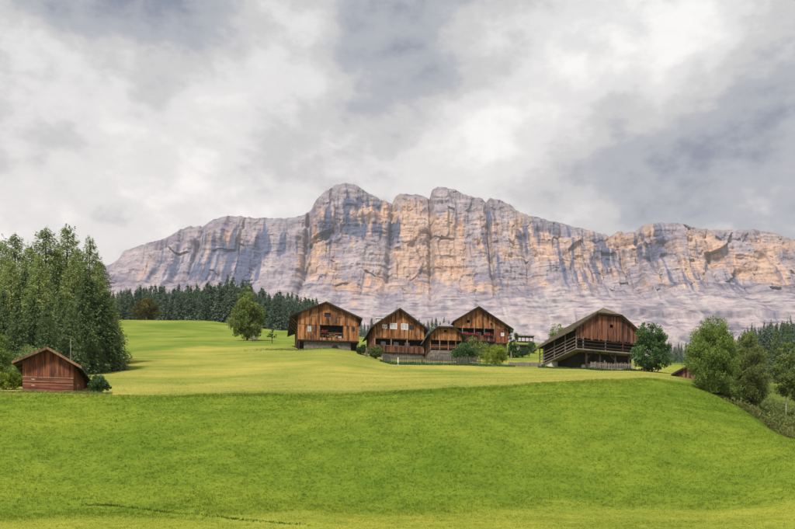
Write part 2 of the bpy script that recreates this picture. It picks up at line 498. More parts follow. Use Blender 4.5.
def meadow_color(nt, vec):
    """grass pigment: long grass on the bank, mown hay meadow above, thin turf below"""
    A = lambda n: N(nt, 'ShaderNodeAttribute', attribute_name=n).outputs['Fac']
    big = noise(nt, vec, 0.055, 4, 0.6)
    mid = noise(nt, vec, 0.45, 5, 0.65)
    fine = noise(nt, vec, 3.2, 4, 0.7)
    f = mmath(nt, 'ADD', mmath(nt, 'MULTIPLY', mid, 0.55), mmath(nt, 'MULTIPLY', fine, 0.45))
    long_ = ramp2(nt, f, [(0.30, (0.072, 0.112, 0.014)), (0.5, (0.115, 0.165, 0.019)), (0.70, (0.165, 0.212, 0.028))])
    mowl = noise(nt, vec, 0.5, 4, 0.6, (0.10, 1.0, 0.3))
    f2 = mmath(nt, 'ADD', mmath(nt, 'MULTIPLY', big, 0.42), mmath(nt, 'ADD', mmath(nt, 'MULTIPLY', f, 0.33), mmath(nt, 'MULTIPLY', mowl, 0.25)))
    mown = ramp2(nt, f2, [(0.34, (0.165, 0.190, 0.036)), (0.5, (0.228, 0.232, 0.052)), (0.66, (0.280, 0.262, 0.068))])
    near = ramp2(nt, f, [(0.30, (0.130, 0.168, 0.022)), (0.5, (0.188, 0.218, 0.031)), (0.70, (0.255, 0.262, 0.052))])
    wild = ramp2(nt, f, [(0.30, (0.04, 0.065, 0.014)), (0.52, (0.095, 0.120, 0.028)), (0.70, (0.16, 0.17, 0.045))])
    band = noise(nt, vec, 0.12, 4, 0.6, (0.45, 1.6, 1))
    patch = ramp2(nt, mmath(nt, 'ADD', mmath(nt, 'MULTIPLY', big, .55), mmath(nt, 'MULTIPLY', band, .45)), [(0.40, (0.76, 0.86, 0.78)), (0.51, (1.0, 1.0, 1.0)), (0.62, (1.22, 1.12, 1.08))])
    c = mixc(nt, A('near'), long_, near)
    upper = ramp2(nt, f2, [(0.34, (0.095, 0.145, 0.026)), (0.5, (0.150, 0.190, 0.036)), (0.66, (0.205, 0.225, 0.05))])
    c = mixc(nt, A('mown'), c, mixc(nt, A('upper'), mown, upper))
    c = mixc(nt, A('wild'), c, wild)
    c = mixc(nt, 1.0, c, patch, 'MULTIPLY')
    return c, f, A

m, nt, out = newmat('meadow_turf')
tcn = N(nt, 'ShaderNodeTexCoord')
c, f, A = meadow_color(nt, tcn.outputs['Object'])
c = mixc(nt, mmath(nt, 'MULTIPLY', A('crease'), 0.75), c, (0.03, 0.055, 0.008))
b = bsdf(nt, out, c, 1.0, f, 0.7, 0.12, 0.0)
meadow = tag(link('ground', gme, m), kind='structure')
meadow['label'] = 'green alpine meadow with long grass on the bank and a mown terrace'

m, nt, out = newmat('grass_blades')
tcn = N(nt, 'ShaderNodeTexCoord')
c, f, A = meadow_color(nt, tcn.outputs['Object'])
at = A('tone')
c = mixc(nt, mmath(nt, 'MULTIPLY', A('crease'), 0.7), c, (0.035, 0.06, 0.010))
c = mixc(nt, 1.0, c, ramp2(nt, at, [(0, (1.00, 1.00, 0.98)), (1, (1.62, 1.56, 1.56))]), 'MULTIPLY')
dd = N(nt, 'ShaderNodeBsdfDiffuse'); tt = N(nt, 'ShaderNodeBsdfTranslucent')
nt.links.new(c, dd.inputs[0]); nt.links.new(c, tt.inputs[0])
mx = N(nt, 'ShaderNodeMixShader'); mx.inputs[0].default_value = 0.35
nt.links.new(dd.outputs[0], mx.inputs[1]); nt.links.new(tt.outputs[0], mx.inputs[2]); nt.links.new(mx.outputs[0], out.inputs['Surface'])
GRASS = m

def blades(name, X, Y, h, w, label, nb=5, mat=GRASS):
    """tufts of bent blades rooted on the turf, one mesh"""
    n = len(X)
    Z = ground_z(X, Y)
    base = np.repeat(np.stack([X, Y, Z - 0.01], -1), nb, 0)
    hh = np.repeat(h, nb) * rng.uniform(0.6, 1.25, n * nb)
    ww = np.repeat(w, nb) * rng.uniform(0.6, 1.3, n * nb)
    an = rng.uniform(0, 2 * np.pi, n * nb)
    lean = rng.uniform(0.15, 0.9, n * nb)
    base[:, 0] += rng.normal(0, 0.06, n * nb); base[:, 1] += rng.normal(0, 0.06, n * nb)
    dirx, diry = np.cos(an), np.sin(an)
    ra = rng.uniform(0, 2 * np.pi, n * nb)
    sx, sy = np.cos(ra) * ww / 2, np.sin(ra) * ww / 2
    V = np.empty((n * nb, 3, 3))
    V[:, 0] = base + np.stack([-sx, -sy, 0 * sx], -1)
    V[:, 1] = base + np.stack([sx, sy, 0 * sx], -1)
    V[:, 2] = base + np.stack([dirx * lean * hh, diry * lean * hh, hh], -1)
    me = np_mesh(name, V.reshape(-1, 3), np.arange(n * nb * 3).reshape(-1, 3))
    ton = np.repeat(np.clip(rng.normal(0.5, 0.2, n * nb) + np.repeat(0.35 * fbm(X / 0.9, Y / 0.9, 77, 3), nb), 0, 1), 3)
    set_attr(me, 'tone', ton)
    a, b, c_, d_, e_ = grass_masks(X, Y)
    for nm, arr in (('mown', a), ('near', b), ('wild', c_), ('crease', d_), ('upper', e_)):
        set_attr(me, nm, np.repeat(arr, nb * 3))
    o = link(name, me, mat)
    return tag(o, label, 'grass', kind='stuff')

# long grass on the bank
n = 115000
d = 46 + 60 * rng.random(n) ** 0.9
px = rng.uniform(-25, 820, n)
X = (px - CX) * d / F
mo, ne, wi, crz, upp = grass_masks(X, d)
cl = fbm(X / 1.3, d / 1.3, 55, 3)
keep = (mo < 0.6) & (wi < 0.6) & (rng.random(n) < 0.85 + 0.35 * cl)
hh = (0.06 + 0.07 * rng.random(n) + 0.06 * np.maximum(cl, 0)) * np.where(ne > 0.5, 0.5, 1.0) * (1 + 0.5 * crz)
edge = np.exp(-((d - np.interp(px, crest_px, crest_d) + 2.0) / 1.6) ** 2)
hh = hh * (1 + 0.7 * edge)
blades('grass', X[keep], d[keep], hh[keep], 0.035 + 0.0 * hh[keep], 'long green grass on the steep bank below the mown terrace', 4)
# grass along the little bank, coloured dark to stand for the scarp's shadow
L_SCARP_SHADE = leafmat('grass_scarp_shade', (0.040, 0.066, 0.010), (0.075, 0.115, 0.016), (0.11, 0.16, 0.022))
n = 1500
px = 55 + 255 * rng.random(n)
gapm = fbm(px / 26.0, 0 * px, 71, 3)
keep = rng.random(n) < (0.55 + 0.9 * gapm) * np.interp(px, [55, 110, 150, 310], [0.5, 0.9, 1.0, 0.5])
px = px[keep]; n = len(px)
d = crease_d(px) + 0.25 * fbm(px / 14.0, 0 * px, 72, 3) + rng.normal(0, 0.10, n)
blades('grass', (px - CX) * d / F, d, 0.05 + 0.07 * rng.random(n), 0.035 + np.zeros(n), 'thin line of grass coloured dark as scarp shadow along the little bank at the slope foot', 5, L_SCARP_SHADE)
# short stubble of the mown terrace
n = 45000
d = 97 + 120 * rng.random(n) ** 1.5
px = rng.uniform(-10, 700, n)
X = (px - CX) * d / F
mo, ne, wi, crz, upp = grass_masks(X, d)
keep = (mo > 0.5) & (rng.random(n) < 0.65 + 0.9 * fbm(X / 3, d / 3, 61, 3))
blades('grass', X[keep], d[keep], 0.05 + 0.05 * rng.random(keep.sum()), 0.03 + np.zeros(keep.sum()), 'short yellow-green mown grass on the terrace before the farmhouses', 4)

# ------------------------------------------------------------------ mountain wall
SKY = [(-300,330),(0,300),(60,282),(100,268),(118,262),(125,251),(140,245.5),(160,239.5),(166,238),(178,231),(186,227),(204,226),(212,220),(222,216.5),(235,216),(255,218),(290,218.5),
 (304,215),(311,210),(316,200),(325,191),(335,185.5),(345,183),(355,185),(366,191.5),(380,199),(392,204),(395.5,196),(400,194),(418,194.5),(429,199),(432,190),(437,187),(455,189),(463,194.5),
 (470,196),(482,199),(486,203.5),(490,198),(500,200),(510,205),(520,213),(540,218),(560,223),(580,228),(600,233),(610,236.5),(618,232),(635,231.5),(643,225),(660,222),(680,223.5),(700,229),
 (720,230),(740,230),(755,229.5),(770,232),(785,237),(795,240),(830,247),(900,250),(1000,262),(1200,300)]
sk = np.array(SKY, float)
MD = 3450.0
mpx = np.concatenate([np.linspace(-250, 95, 70), np.linspace(96, 815, 860), np.linspace(818, 1150, 70)])
vt = np.interp(mpx, sk[:, 0], sk[:, 1]) + 1.3 * fbm(mpx / 5.0, 0 * mpx, 5, 4) + 0.7 * fbm(mpx / 2.0, 0 * mpx, 8, 2)
vb = np.interp(mpx, [-250, 100, 130, 200, 300, 350, 420, 500, 560, 650, 720, 800, 1150],
               [350, 325, 312, 314, 318, 322, 324, 322, 318, 316, 317, 320, 330]) + 6 * fbm(mpx / 25.0, 0 * mpx, 31, 3)
NT, NW, NB = 60, 230, 14
Mx = mpx[:, None]
# wall
tw = np.linspace(0, 1, NW)[None, :]
vw = vb[:, None] + (vt - vb)[:, None] * tw                 # image row the wall point would have
calm = np.interp(Mx, [90, 300, 318, 1150], [0.55, 0.6, 1, 1])
def block(cs, lh, amp, sd, soft=0.10):
    """crags: offsets constant over broken columns and beds, with crisp edges"""
    b = vw / lh + 0.5 * fbm(Mx / (cs * 1.5), 0 * Mx, sd + 3, 3); bi = np.floor(b)
    c = Mx / cs + 0.35 * fbm(vw / (lh * 0.6), bi * 3.7, sd, 3) + 0.37 * bi + 0.6 * fbm(Mx / (cs * 2.3), 0 * Mx, sd + 4, 2)
    ci = np.floor(c); fc = sstep(0.5 - soft, 0.5 + soft, c - ci)
    fb = sstep(0.82, 1.0, b - bi)
    v0 = _h(ci, bi, sd) * (1 - fc) + _h(ci + 1, bi, sd) * fc
    v1 = _h(ci, bi + 1, sd) * (1 - fc) + _h(ci + 1, bi + 1, sd) * fc
    return amp * (v0 * (1 - fb) + v1 * fb - 0.5)
flute = (36 * np.abs(fbm(Mx / 70.0, vw / 300.0, 101, 2)) + 14 * np.abs(fbm(Mx / 26.0, vw / 160.0 + 3, 102, 2))
         + block(46, 60, 40, 151, .03) + block(19, 34, 22, 152, .04) + block(8, 17, 12, 153, .08) + block(3.6, 8, 7, 154, .2) + 4 * fbm(Mx / 2.2, vw / 5.0, 107, 3)) * calm * (0.12 + 0.88 * sstep(0.06, 0.36, tw))
strata = 5 * fbm(Mx / 90.0, vw / 6.0, 105, 3) + 5 * fbm(Mx / 22.0, vw / 2.2, 106, 3)
notch = 0
for p0, w0, a0, sl in ((311, 3.5, 110, -.02), (393, 3.5, 90, -.08), (430.5, 2.5, 80, -.03), (485.5, 2.5, 90, .0), (183, 4, 60, .15), (208, 4, 60, -.1), (163, 4, 60, .2),
                       (614, 5, 90, .05), (640, 4, 70, .08), (560, 4, 50, 0), (520, 4, 50, 0), (700, 4, 60, .03), (752, 5, 60, 0), (265, 5, 55, 0), (232, 4, 45, .1)):
    notch = notch + a0 * np.exp(-((Mx - p0 - sl * (vw - 220)) / w0) ** 2) * sstep(330, 250, vw)
ledges = 0
for lv, h, a in ((0.16, .02, 45), (0.36, .025, 40), (0.62, .02, 32), (0.86, .03, 60)):
    ledges = ledges + a * sstep(-h, h, tw - lv - 0.05 * fbm(Mx / 60.0, 0 * Mx, int(lv * 100), 3))
lean = np.interp(mpx, [100, 200, 300, 315, 1150], [330, 240, 180, 110, 110])[:, None]
dprof = MD - 150 - lean + lean * tw ** 0.9 - 300 * (1 - tw) ** 3.0 + 0 * Mx
dw = dprof + flute + strata + 0.38 * notch + 0.6 * (ledges - 90)
zw = (HV - vw) * dprof / F
rnd = np.exp(-(1 - tw) * 26)                                # rounded lip
dw = dw + 34 * rnd
dtop = dw[:, -1:]
# talus and lower ledges
tt_ = np.linspace(0, 1, NT)[None, :-1]
vfoot = 366.0
vtal = vfoot + (vb[:, None] - vfoot) * tt_
d0 = 2500.0
kern = np.exp(-np.linspace(-2.5, 2.5, 121) ** 2); kern /= kern.sum()
dwb = np.convolve(np.pad(dw[:, 0], 60, mode='edge'), kern, mode='valid')[:, None]
dtal = d0 + (dwb + (dw[:, :1] - dwb) * tt_ ** 8 - d0) * (0.75 * tt_ + 0.25 * tt_ ** 2)
dtalp = dtal
dtal = dtal + np.sin(np.pi * tt_) * (25 * fbm(Mx / 45.0, vtal / 25.0, 131, 4)) + 10 * np.sin(np.pi * tt_) * fbm(Mx / 60.0, vtal / 3.0, 133, 3)
ztal = (HV - vtal) * dtalp / F
ztal = ztal + np.sin(np.pi * tt_) * (13 * fbm(Mx / 12.0, vtal / 10.0, 132, 4) + 16 * fbm(Mx / 30.0, vtal / 3.5, 139, 4))
ztal[:, 0] -= 60
# plateau behind the edge
tb = np.linspace(0, 1, NB + 1)[None, 1:]
db = dtop + 900 * tb ** 1.4
zw = zw * (1 + (dw[:, -1:] / dprof[:, -1:] - 1) * tw ** 6)
zb = zw[:, -1:] - 260 * tb ** 1.6 - 4 * tb
Xc = (Mx - CX) * MD / F
D = np.concatenate([dtal, dw, db], 1); Z = np.concatenate([ztal, zw, zb], 1)
X = np.broadcast_to(Xc, D.shape)
X = X * (dtop / MD)                     # each column stands at the distance of its own lip
nr, nc = D.shape
idx = np.arange(nr * nc).reshape(nr, nc)
quads = np.stack([idx[:-1, :-1], idx[1:, :-1], idx[1:, 1:], idx[:-1, 1:]], -1).reshape(-1, 4)
mme = np_mesh('mountain', np.stack([X, D, Z], -1).reshape(-1, 3), quads, False)

# rock colours (limestone: grey crust tinted lilac for haze, ochre fresh faces, blue-black water streaks, pale scree)
VV = np.concatenate([vtal, vw, np.repeat(vw[:, -1:], NB, 1)], 1)
MX = np.broadcast_to(Mx, VV.shape)
iswall = np.concatenate([np.repeat(sstep(0.75, 1.0, tt_), len(mpx), 0), np.ones_like(vw), np.ones((len(mpx), NB))], 1)
hgt = np.concatenate([np.zeros_like(vtal), np.repeat(tw, len(mpx), 0), np.ones((len(mpx), NB))], 1)
def G(px, v, sx, sy): return np.exp(-((MX - px) / sx) ** 2 - ((VV - v) / sy) ** 2)
def C(*a): return np.array(a)
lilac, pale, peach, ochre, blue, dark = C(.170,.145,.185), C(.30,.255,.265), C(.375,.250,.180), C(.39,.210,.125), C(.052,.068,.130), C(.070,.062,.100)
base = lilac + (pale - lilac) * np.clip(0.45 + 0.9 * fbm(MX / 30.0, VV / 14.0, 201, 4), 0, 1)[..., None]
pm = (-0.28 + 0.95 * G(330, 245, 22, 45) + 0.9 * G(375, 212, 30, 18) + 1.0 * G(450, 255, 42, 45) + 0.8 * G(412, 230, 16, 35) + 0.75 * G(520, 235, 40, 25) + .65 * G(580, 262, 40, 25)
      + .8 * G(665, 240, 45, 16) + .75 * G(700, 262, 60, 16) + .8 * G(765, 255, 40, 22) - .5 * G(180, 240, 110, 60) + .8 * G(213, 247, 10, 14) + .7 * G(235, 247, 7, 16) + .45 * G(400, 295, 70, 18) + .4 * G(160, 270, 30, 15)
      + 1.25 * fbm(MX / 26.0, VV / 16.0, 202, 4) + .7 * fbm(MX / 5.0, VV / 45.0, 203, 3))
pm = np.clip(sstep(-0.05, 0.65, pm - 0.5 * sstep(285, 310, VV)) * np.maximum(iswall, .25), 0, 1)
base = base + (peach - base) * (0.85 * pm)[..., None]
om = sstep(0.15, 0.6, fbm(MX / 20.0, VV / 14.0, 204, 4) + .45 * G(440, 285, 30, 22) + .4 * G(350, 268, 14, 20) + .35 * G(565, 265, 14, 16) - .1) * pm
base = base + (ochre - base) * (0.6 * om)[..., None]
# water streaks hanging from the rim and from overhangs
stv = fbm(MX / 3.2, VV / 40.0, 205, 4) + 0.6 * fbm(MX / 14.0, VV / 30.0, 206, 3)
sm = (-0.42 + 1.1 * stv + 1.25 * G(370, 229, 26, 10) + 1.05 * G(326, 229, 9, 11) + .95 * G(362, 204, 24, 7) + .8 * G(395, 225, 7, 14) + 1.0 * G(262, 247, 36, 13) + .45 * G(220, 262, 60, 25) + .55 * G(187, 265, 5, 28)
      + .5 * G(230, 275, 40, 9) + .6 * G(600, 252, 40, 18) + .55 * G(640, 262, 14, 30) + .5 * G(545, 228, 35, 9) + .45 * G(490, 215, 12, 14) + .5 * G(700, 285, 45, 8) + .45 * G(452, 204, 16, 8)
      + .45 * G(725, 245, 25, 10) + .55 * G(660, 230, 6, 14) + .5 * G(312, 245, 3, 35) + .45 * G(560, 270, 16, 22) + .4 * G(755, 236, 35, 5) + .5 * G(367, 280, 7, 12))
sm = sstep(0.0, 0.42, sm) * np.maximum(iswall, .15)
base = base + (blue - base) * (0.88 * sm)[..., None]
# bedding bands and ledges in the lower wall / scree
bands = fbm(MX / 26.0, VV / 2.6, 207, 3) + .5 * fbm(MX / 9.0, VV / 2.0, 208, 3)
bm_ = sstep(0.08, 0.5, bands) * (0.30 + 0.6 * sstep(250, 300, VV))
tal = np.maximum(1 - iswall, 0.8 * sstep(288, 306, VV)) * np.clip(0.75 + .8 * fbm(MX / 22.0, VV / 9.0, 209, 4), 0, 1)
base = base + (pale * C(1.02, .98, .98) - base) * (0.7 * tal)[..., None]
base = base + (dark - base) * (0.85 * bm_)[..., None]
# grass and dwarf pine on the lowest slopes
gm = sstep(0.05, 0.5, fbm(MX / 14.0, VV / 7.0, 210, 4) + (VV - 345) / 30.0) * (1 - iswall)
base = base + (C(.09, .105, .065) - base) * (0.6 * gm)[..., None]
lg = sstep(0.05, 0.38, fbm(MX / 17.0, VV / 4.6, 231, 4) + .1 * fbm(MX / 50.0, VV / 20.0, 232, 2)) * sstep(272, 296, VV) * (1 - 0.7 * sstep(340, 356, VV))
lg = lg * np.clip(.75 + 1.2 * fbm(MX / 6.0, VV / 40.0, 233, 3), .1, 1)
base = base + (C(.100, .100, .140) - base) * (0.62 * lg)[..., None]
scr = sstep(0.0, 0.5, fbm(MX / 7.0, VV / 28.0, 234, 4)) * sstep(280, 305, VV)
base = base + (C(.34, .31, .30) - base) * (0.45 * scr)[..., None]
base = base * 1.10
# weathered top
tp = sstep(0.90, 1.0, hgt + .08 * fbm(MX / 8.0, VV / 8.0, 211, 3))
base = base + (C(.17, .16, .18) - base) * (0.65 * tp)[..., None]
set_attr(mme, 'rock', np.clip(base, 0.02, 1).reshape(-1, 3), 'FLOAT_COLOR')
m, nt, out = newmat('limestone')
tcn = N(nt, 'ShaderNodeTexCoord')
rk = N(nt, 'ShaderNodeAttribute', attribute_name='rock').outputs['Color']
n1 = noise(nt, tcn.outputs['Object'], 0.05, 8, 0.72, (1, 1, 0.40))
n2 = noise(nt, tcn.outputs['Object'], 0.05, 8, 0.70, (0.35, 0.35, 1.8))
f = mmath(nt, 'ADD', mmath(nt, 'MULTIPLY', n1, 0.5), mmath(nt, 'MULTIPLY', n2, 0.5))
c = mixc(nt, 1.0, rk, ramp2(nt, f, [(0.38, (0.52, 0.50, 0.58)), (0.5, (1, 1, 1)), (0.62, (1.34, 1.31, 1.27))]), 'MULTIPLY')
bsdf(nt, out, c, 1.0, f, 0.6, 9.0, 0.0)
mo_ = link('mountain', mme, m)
tag(mo_, 'pale limestone mountain wall with ochre faces and dark water streaks', kind='structure')
#--BUILD--

# ------------------------------------------------------------------ haze: one even body of air
hz, nt, out = newmat('haze_air')
pv = N(nt, 'ShaderNodeVolumePrincipled')
pv.inputs['Color'].default_value = (0.78, 0.83, 0.97, 1)
pv.inputs['Density'].default_value = 0.00004
pv.inputs['Anisotropy'].default_value = 0.0
nt.links.new(pv.outputs[0], out.inputs['Volume'])
hb = MB().box(-6500, 6500, -300, 5200, -8, 1650).build('haze', hz)
tag(hb, 'thin pale haze filling the valley air', 'haze', kind='stuff')

# ------------------------------------------------------------------ trees
def leaf_mesh(name, Cn, Dr, ln, wd, tone, Sd=None):
    n = len(Cn)
    Dr = Dr / np.maximum(np.linalg.norm(Dr, axis=1, keepdims=True), 1e-6)
    if Sd is None: Sd = rng.normal(size=(n, 3))
    Sd = Sd - Dr * np.sum(Sd * Dr, 1, keepdims=True)
    Sd = Sd / np.maximum(np.linalg.norm(Sd, axis=1, keepdims=True), 1e-6)
    V = np.empty((n, 4, 3))
    V[:, 0] = Cn - Dr * ln[:, None] / 2
    V[:, 1] = Cn + Sd * wd[:, None] / 2
    V[:, 2] = Cn + Dr * ln[:, None] / 2
    V[:, 3] = Cn - Sd * wd[:, None] / 2
    me = np_mesh(name, V.reshape(-1, 3), np.arange(n * 4).reshape(-1, 4))
    set_attr(me, 'tone', np.repeat(np.clip(tone, 0, 1), 4))
    return me

def conifer_meshes(H, Rb, seed, levels, nbr, nsp, spl, droop=0.35, power=0.85, low=0.04, ragged=0.22, lift=0.0, tone0=0.0, zj=0.012):
    """whorled conifer: returns trunk mesh builder and crown mesh"""
    r = np.random.default_rng(seed)
    cs, ds, ln, wd, tn, sd = [], [], [], [], [], []
    for i in range(levels):
        h = low + (0.985 - low) * (i / (levels - 1)) ** 0.92
        rad = Rb * ((1 - h) ** power) * (0.90 + 0.20 * r.random()) + 0.022 * Rb + 0.10
        nb = max(3, int(round(nbr * (0.55 + 0.45 * (1 - h)))))
        a0 = r.random() * 6.28
        for j in range(nb):
            a = a0 + 6.283 * j / nb + r.normal(0, 0.22)
            L = rad * (1 - ragged * r.random() ** 1.5) * (1.0 + 0.12 * (r.random() < 0.12))
            z0 = H * h + r.normal(0, zj * H)
            m = max(5, int(nsp * (0.42 + 0.58 * L / Rb)))
            s = np.sqrt(r.random(m)) * 0.97 + 0.03
            ca, sa = math.cos(a), math.sin(a)
            dr = droop * (0.6 + 0.8 * r.random()) * (1 - 0.7 * h)
            z = z0 + r.normal(0, .38 * spl, m) + lift * L * s - dr * L * s ** 1.6 + 0.10 * L * (s > 0.85) * (s - 0.85) * 5
            wid = (0.30 * L) * (1 - 0.45 * s) * r.uniform(-1, 1, m)
            cs.append(np.stack([ca * L * s - sa * wid, sa * L * s + ca * wid, z - np.abs(r.normal(0, 0.06 * spl, m)) - 0.25 * spl * r.random(m)], -1))
            out_ = np.stack([np.full(m, ca), np.full(m, sa), np.full(m, lift * 0.6 - dr * 0.8)], -1)
            lat = np.stack([-sa * np.sign(wid), ca * np.sign(wid), 0 * wid], -1)
            ds.append(out_ * 0.9 + lat * r.uniform(0.1, 0.9, m)[:, None] + np.stack([0 * wid, 0 * wid, -r.uniform(0.1, 0.9, m) * (droop > 0)], -1) + r.normal(0, 0.2, (m, 3)))
            ln.append(spl * r.uniform(0.6, 1.3, m) * (0.55 + 0.45 * (1 - h)))
            wd.append(ln[-1] * r.uniform(0.30, 0.48, m))
            sd.append(np.stack([-sa + r.normal(0, .5, m), ca + r.normal(0, .5, m), r.normal(0, 0.5, m)], -1))
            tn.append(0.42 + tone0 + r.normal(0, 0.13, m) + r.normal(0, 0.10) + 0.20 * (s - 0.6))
    # leader
    m = 40
    cs.append(np.stack([r.normal(0, .09, m), r.normal(0, .09, m), H * (0.95 + 0.048 * r.random(m))], -1))
    ds.append(np.stack([r.normal(0, .5, m), r.normal(0, .5, m), np.ones(m)], -1)); ln.append(np.full(m, spl * 0.6)); wd.append(np.full(m, spl * 0.2)); tn.append(np.full(m, .6)); sd.append(r.normal(size=(m, 3)))
    me = leaf_mesh('crown', np.concatenate(cs), np.concatenate(ds), np.concatenate(ln), np.concatenate(wd), np.concatenate(tn), np.concatenate(sd))
    t = MB().tube([(0, 0, -0.6), (0, 0, H * 0.3), (r.normal(0, .05), 0, H * 0.7), (0, 0, H * 0.98)], [H * 0.014 + .05, H * 0.011 + .03, H * 0.006 + .02, 0.02], 7)
    return t, me

def broadleaf_meshes(H, seed, blobs, nclump, nleaf, lsize, trunk_h, trunk_r=None, up=0.0, spread=1.0, clump=0.16, aspect=0.6, tone0=0.0, lean=(0, 0), stems=1):
    """blobs: list of (x,y,z,rx,ry,rz) as fractions of H making up the crown's rough volume"""
    r = np.random.default_rng(seed)
    B = np.array(blobs, float) * H
    vol = np.prod(B[:, 3:], axis=1) ** (2 / 3)
    k = r.choice(len(B), nclump, p=vol / vol.sum())
    u = r.normal(size=(nclump, 3)); u /= np.linalg.norm(u, axis=1, keepdims=True)
    rr = 0.45 + 0.57 * r.random(nclump) ** 0.6
    cc = B[k, :3] + u * B[k, 3:] * rr[:, None]
    cc[:, 2] = np.maximum(cc[:, 2], 0.03 * H)
    cr = clump * H * r.uniform(0.6, 1.3, nclump) * np.minimum(B[k, 3:].min(1) / (0.30 * H), 1.0)
    q = r.choice(nclump, nleaf, p=cr ** 2 / (cr ** 2).sum())
    o = r.normal(size=(nleaf, 3)); o /= np.linalg.norm(o, axis=1, keepdims=True)
    rad = r.random(nleaf) ** 0.45
    ctr = cc[q] + o * (cr[q] * rad)[:, None] * np.array([1, 1, 0.85])
    ctr[:, 2] = np.maximum(ctr[:, 2], 0.02)
    d = r.normal(size=(nleaf, 3)) * 0.8 + o * 0.4 + np.array([0, 0, up])
    ln = lsize * r.uniform(0.6, 1.4, nleaf)
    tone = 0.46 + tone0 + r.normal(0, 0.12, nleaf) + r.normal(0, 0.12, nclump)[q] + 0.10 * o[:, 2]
    sd = r.normal(size=(nleaf, 3)) + 0.4 * np.cross(o, r.normal(size=(nleaf, 3)))
    me = leaf_mesh('crown', ctr, d, ln, ln * aspect * r.uniform(0.8, 1.2, nleaf), tone, sd)
    t = MB(); tr = trunk_r or 0.018 * H + 0.04
    for s_ in range(stems):
        ox, oy = (0, 0) if stems == 1 else (r.normal(0, .04 * H), r.normal(0, .04 * H))
        top = Vector((lean[0] * H + ox, lean[1] * H + oy, trunk_h * H))
        t.tube([(ox, oy, -0.5), (ox, oy, trunk_h * H * .5), top, top + Vector((r.normal(0, .02 * H), 0, (0.88 - trunk_h) * H))], [tr * 1.2, tr, tr * .8, tr * .15], 8)
        for c_ in cc[r.choice(nclump, min(9, nclump), replace=False)]:
            c_ = Vector(c_); st = top + Vector((0, 0, max(0.0, min((c_.z - top.z) * 0.35, 0.4 * H))))
            t.tube([st, st.lerp(c_, .5) + Vector((0, 0, -0.01 * H)), c_], [tr * .42, tr * .25, tr * .06], 5)
    return t, me

def make_tree(name, label, cat, group, trunk, crown, lmat, bark, loc, rz=0.0, s=1.0, cname='crown'):
    root = empty(name, loc, rz)
    root.scale = (s, s, s)
    tag(root, label, cat, group)
    a = trunk.build('trunk', bark, root, True) if isinstance(trunk, MB) else link('trunk', trunk, bark, root)
    b = link(cname, crown, lmat, root)
    return root

def copy_tree(src, loc, rz, sx, sz, label=None, group=None):
    o = src.copy(); col.objects.link(o)
    o.location = loc; o.rotation_euler = (0, 0, rz); o.scale = (sx, sx, sz)
    if label: o['label'] = label
    if group: o['group'] = group
    for ch in list(src.children):
        c = ch.copy(); col.objects.link(c); c.parent = o
    return o

# --- grove of spruces and larches at the left
protos = {}
def place_conifer(kind, px, d, vtop, name, label, group, wid=1.0):
    p = P(px, d); H = (HV - vtop) * d / F - p.z
    rz = random.uniform(0, 6.28)
    var = random.randrange(3 if kind != 'far' else 4)
    key = (kind, var)
    first = key not in protos
    if first:
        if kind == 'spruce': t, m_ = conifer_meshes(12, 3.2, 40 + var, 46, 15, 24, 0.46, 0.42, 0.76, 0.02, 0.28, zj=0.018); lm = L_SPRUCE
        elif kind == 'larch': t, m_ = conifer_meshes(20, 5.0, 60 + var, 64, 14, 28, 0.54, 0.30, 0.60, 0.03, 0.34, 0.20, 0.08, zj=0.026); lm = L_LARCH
        else: t, m_ = conifer_meshes(18, 3.9, 80 + var, 30, 11, 15, 1.15, 0.36, 0.70, 0.03, 0.34, zj=0.025); lm = L_FAR_HAZE
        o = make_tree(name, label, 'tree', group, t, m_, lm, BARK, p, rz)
        protos[key] = o
    else:
        o = copy_tree(protos[key], p, rz, 1, 1, label, group)
        o.name = name
    H0 = {'spruce': 12, 'larch': 20, 'far': 18}[kind]
    o.location = p
    o.scale = (H / H0 * wid * random.uniform(.86, 1.18),) * 2 + (H / H0,)
    return o

SP_L = 'dark green spruce in the front row of the grove behind the small shed'
LA_L = 'tall pale green larch rising at the back of the grove behind the small shed'
GR = 'conifers of the grove behind the small shed'
for px, v in ((-30, 250), (-14, 240), (2, 242), (15, 236), (31, 246), (46, 230), (57, 250), (68, 229), (79, 252), (90, 240), (99, 262)):
    place_conifer('larch', px, random.uniform(160, 172), v, 'larch_tree', LA_L, GR, 1.15)
for px, v in ((-20, 275), (-4, 266), (11, 262), (25, 272), (39, 256), (54, 270), (74, 256), (86, 275), (98, 266), (106, 292)):
    place_conifer('larch' if px in (11, 39, 74, 98) else 'spruce', px, random.uniform(141, 150), v, 'larch_tree' if px in (11, 39, 74, 98) else 'spruce_tree',
                  'pale green larch standing amid the dark spruces of the grove' if px in (11, 39, 74, 98) else 'dark green spruce standing in the middle of the grove', GR, 1.05)
for px, v, d in ((-12, 296, 133), (3, 290, 134), (17, 304, 130), (33, 297, 134), (47, 305, 131), (60, 292, 137), (71, 302, 135), (82, 290, 140), (92, 280, 146), (101, 298, 148), (108, 312, 152)):
    place_conifer('spruce', px, d, v, 'spruce_tree', SP_L, GR, 1.1)

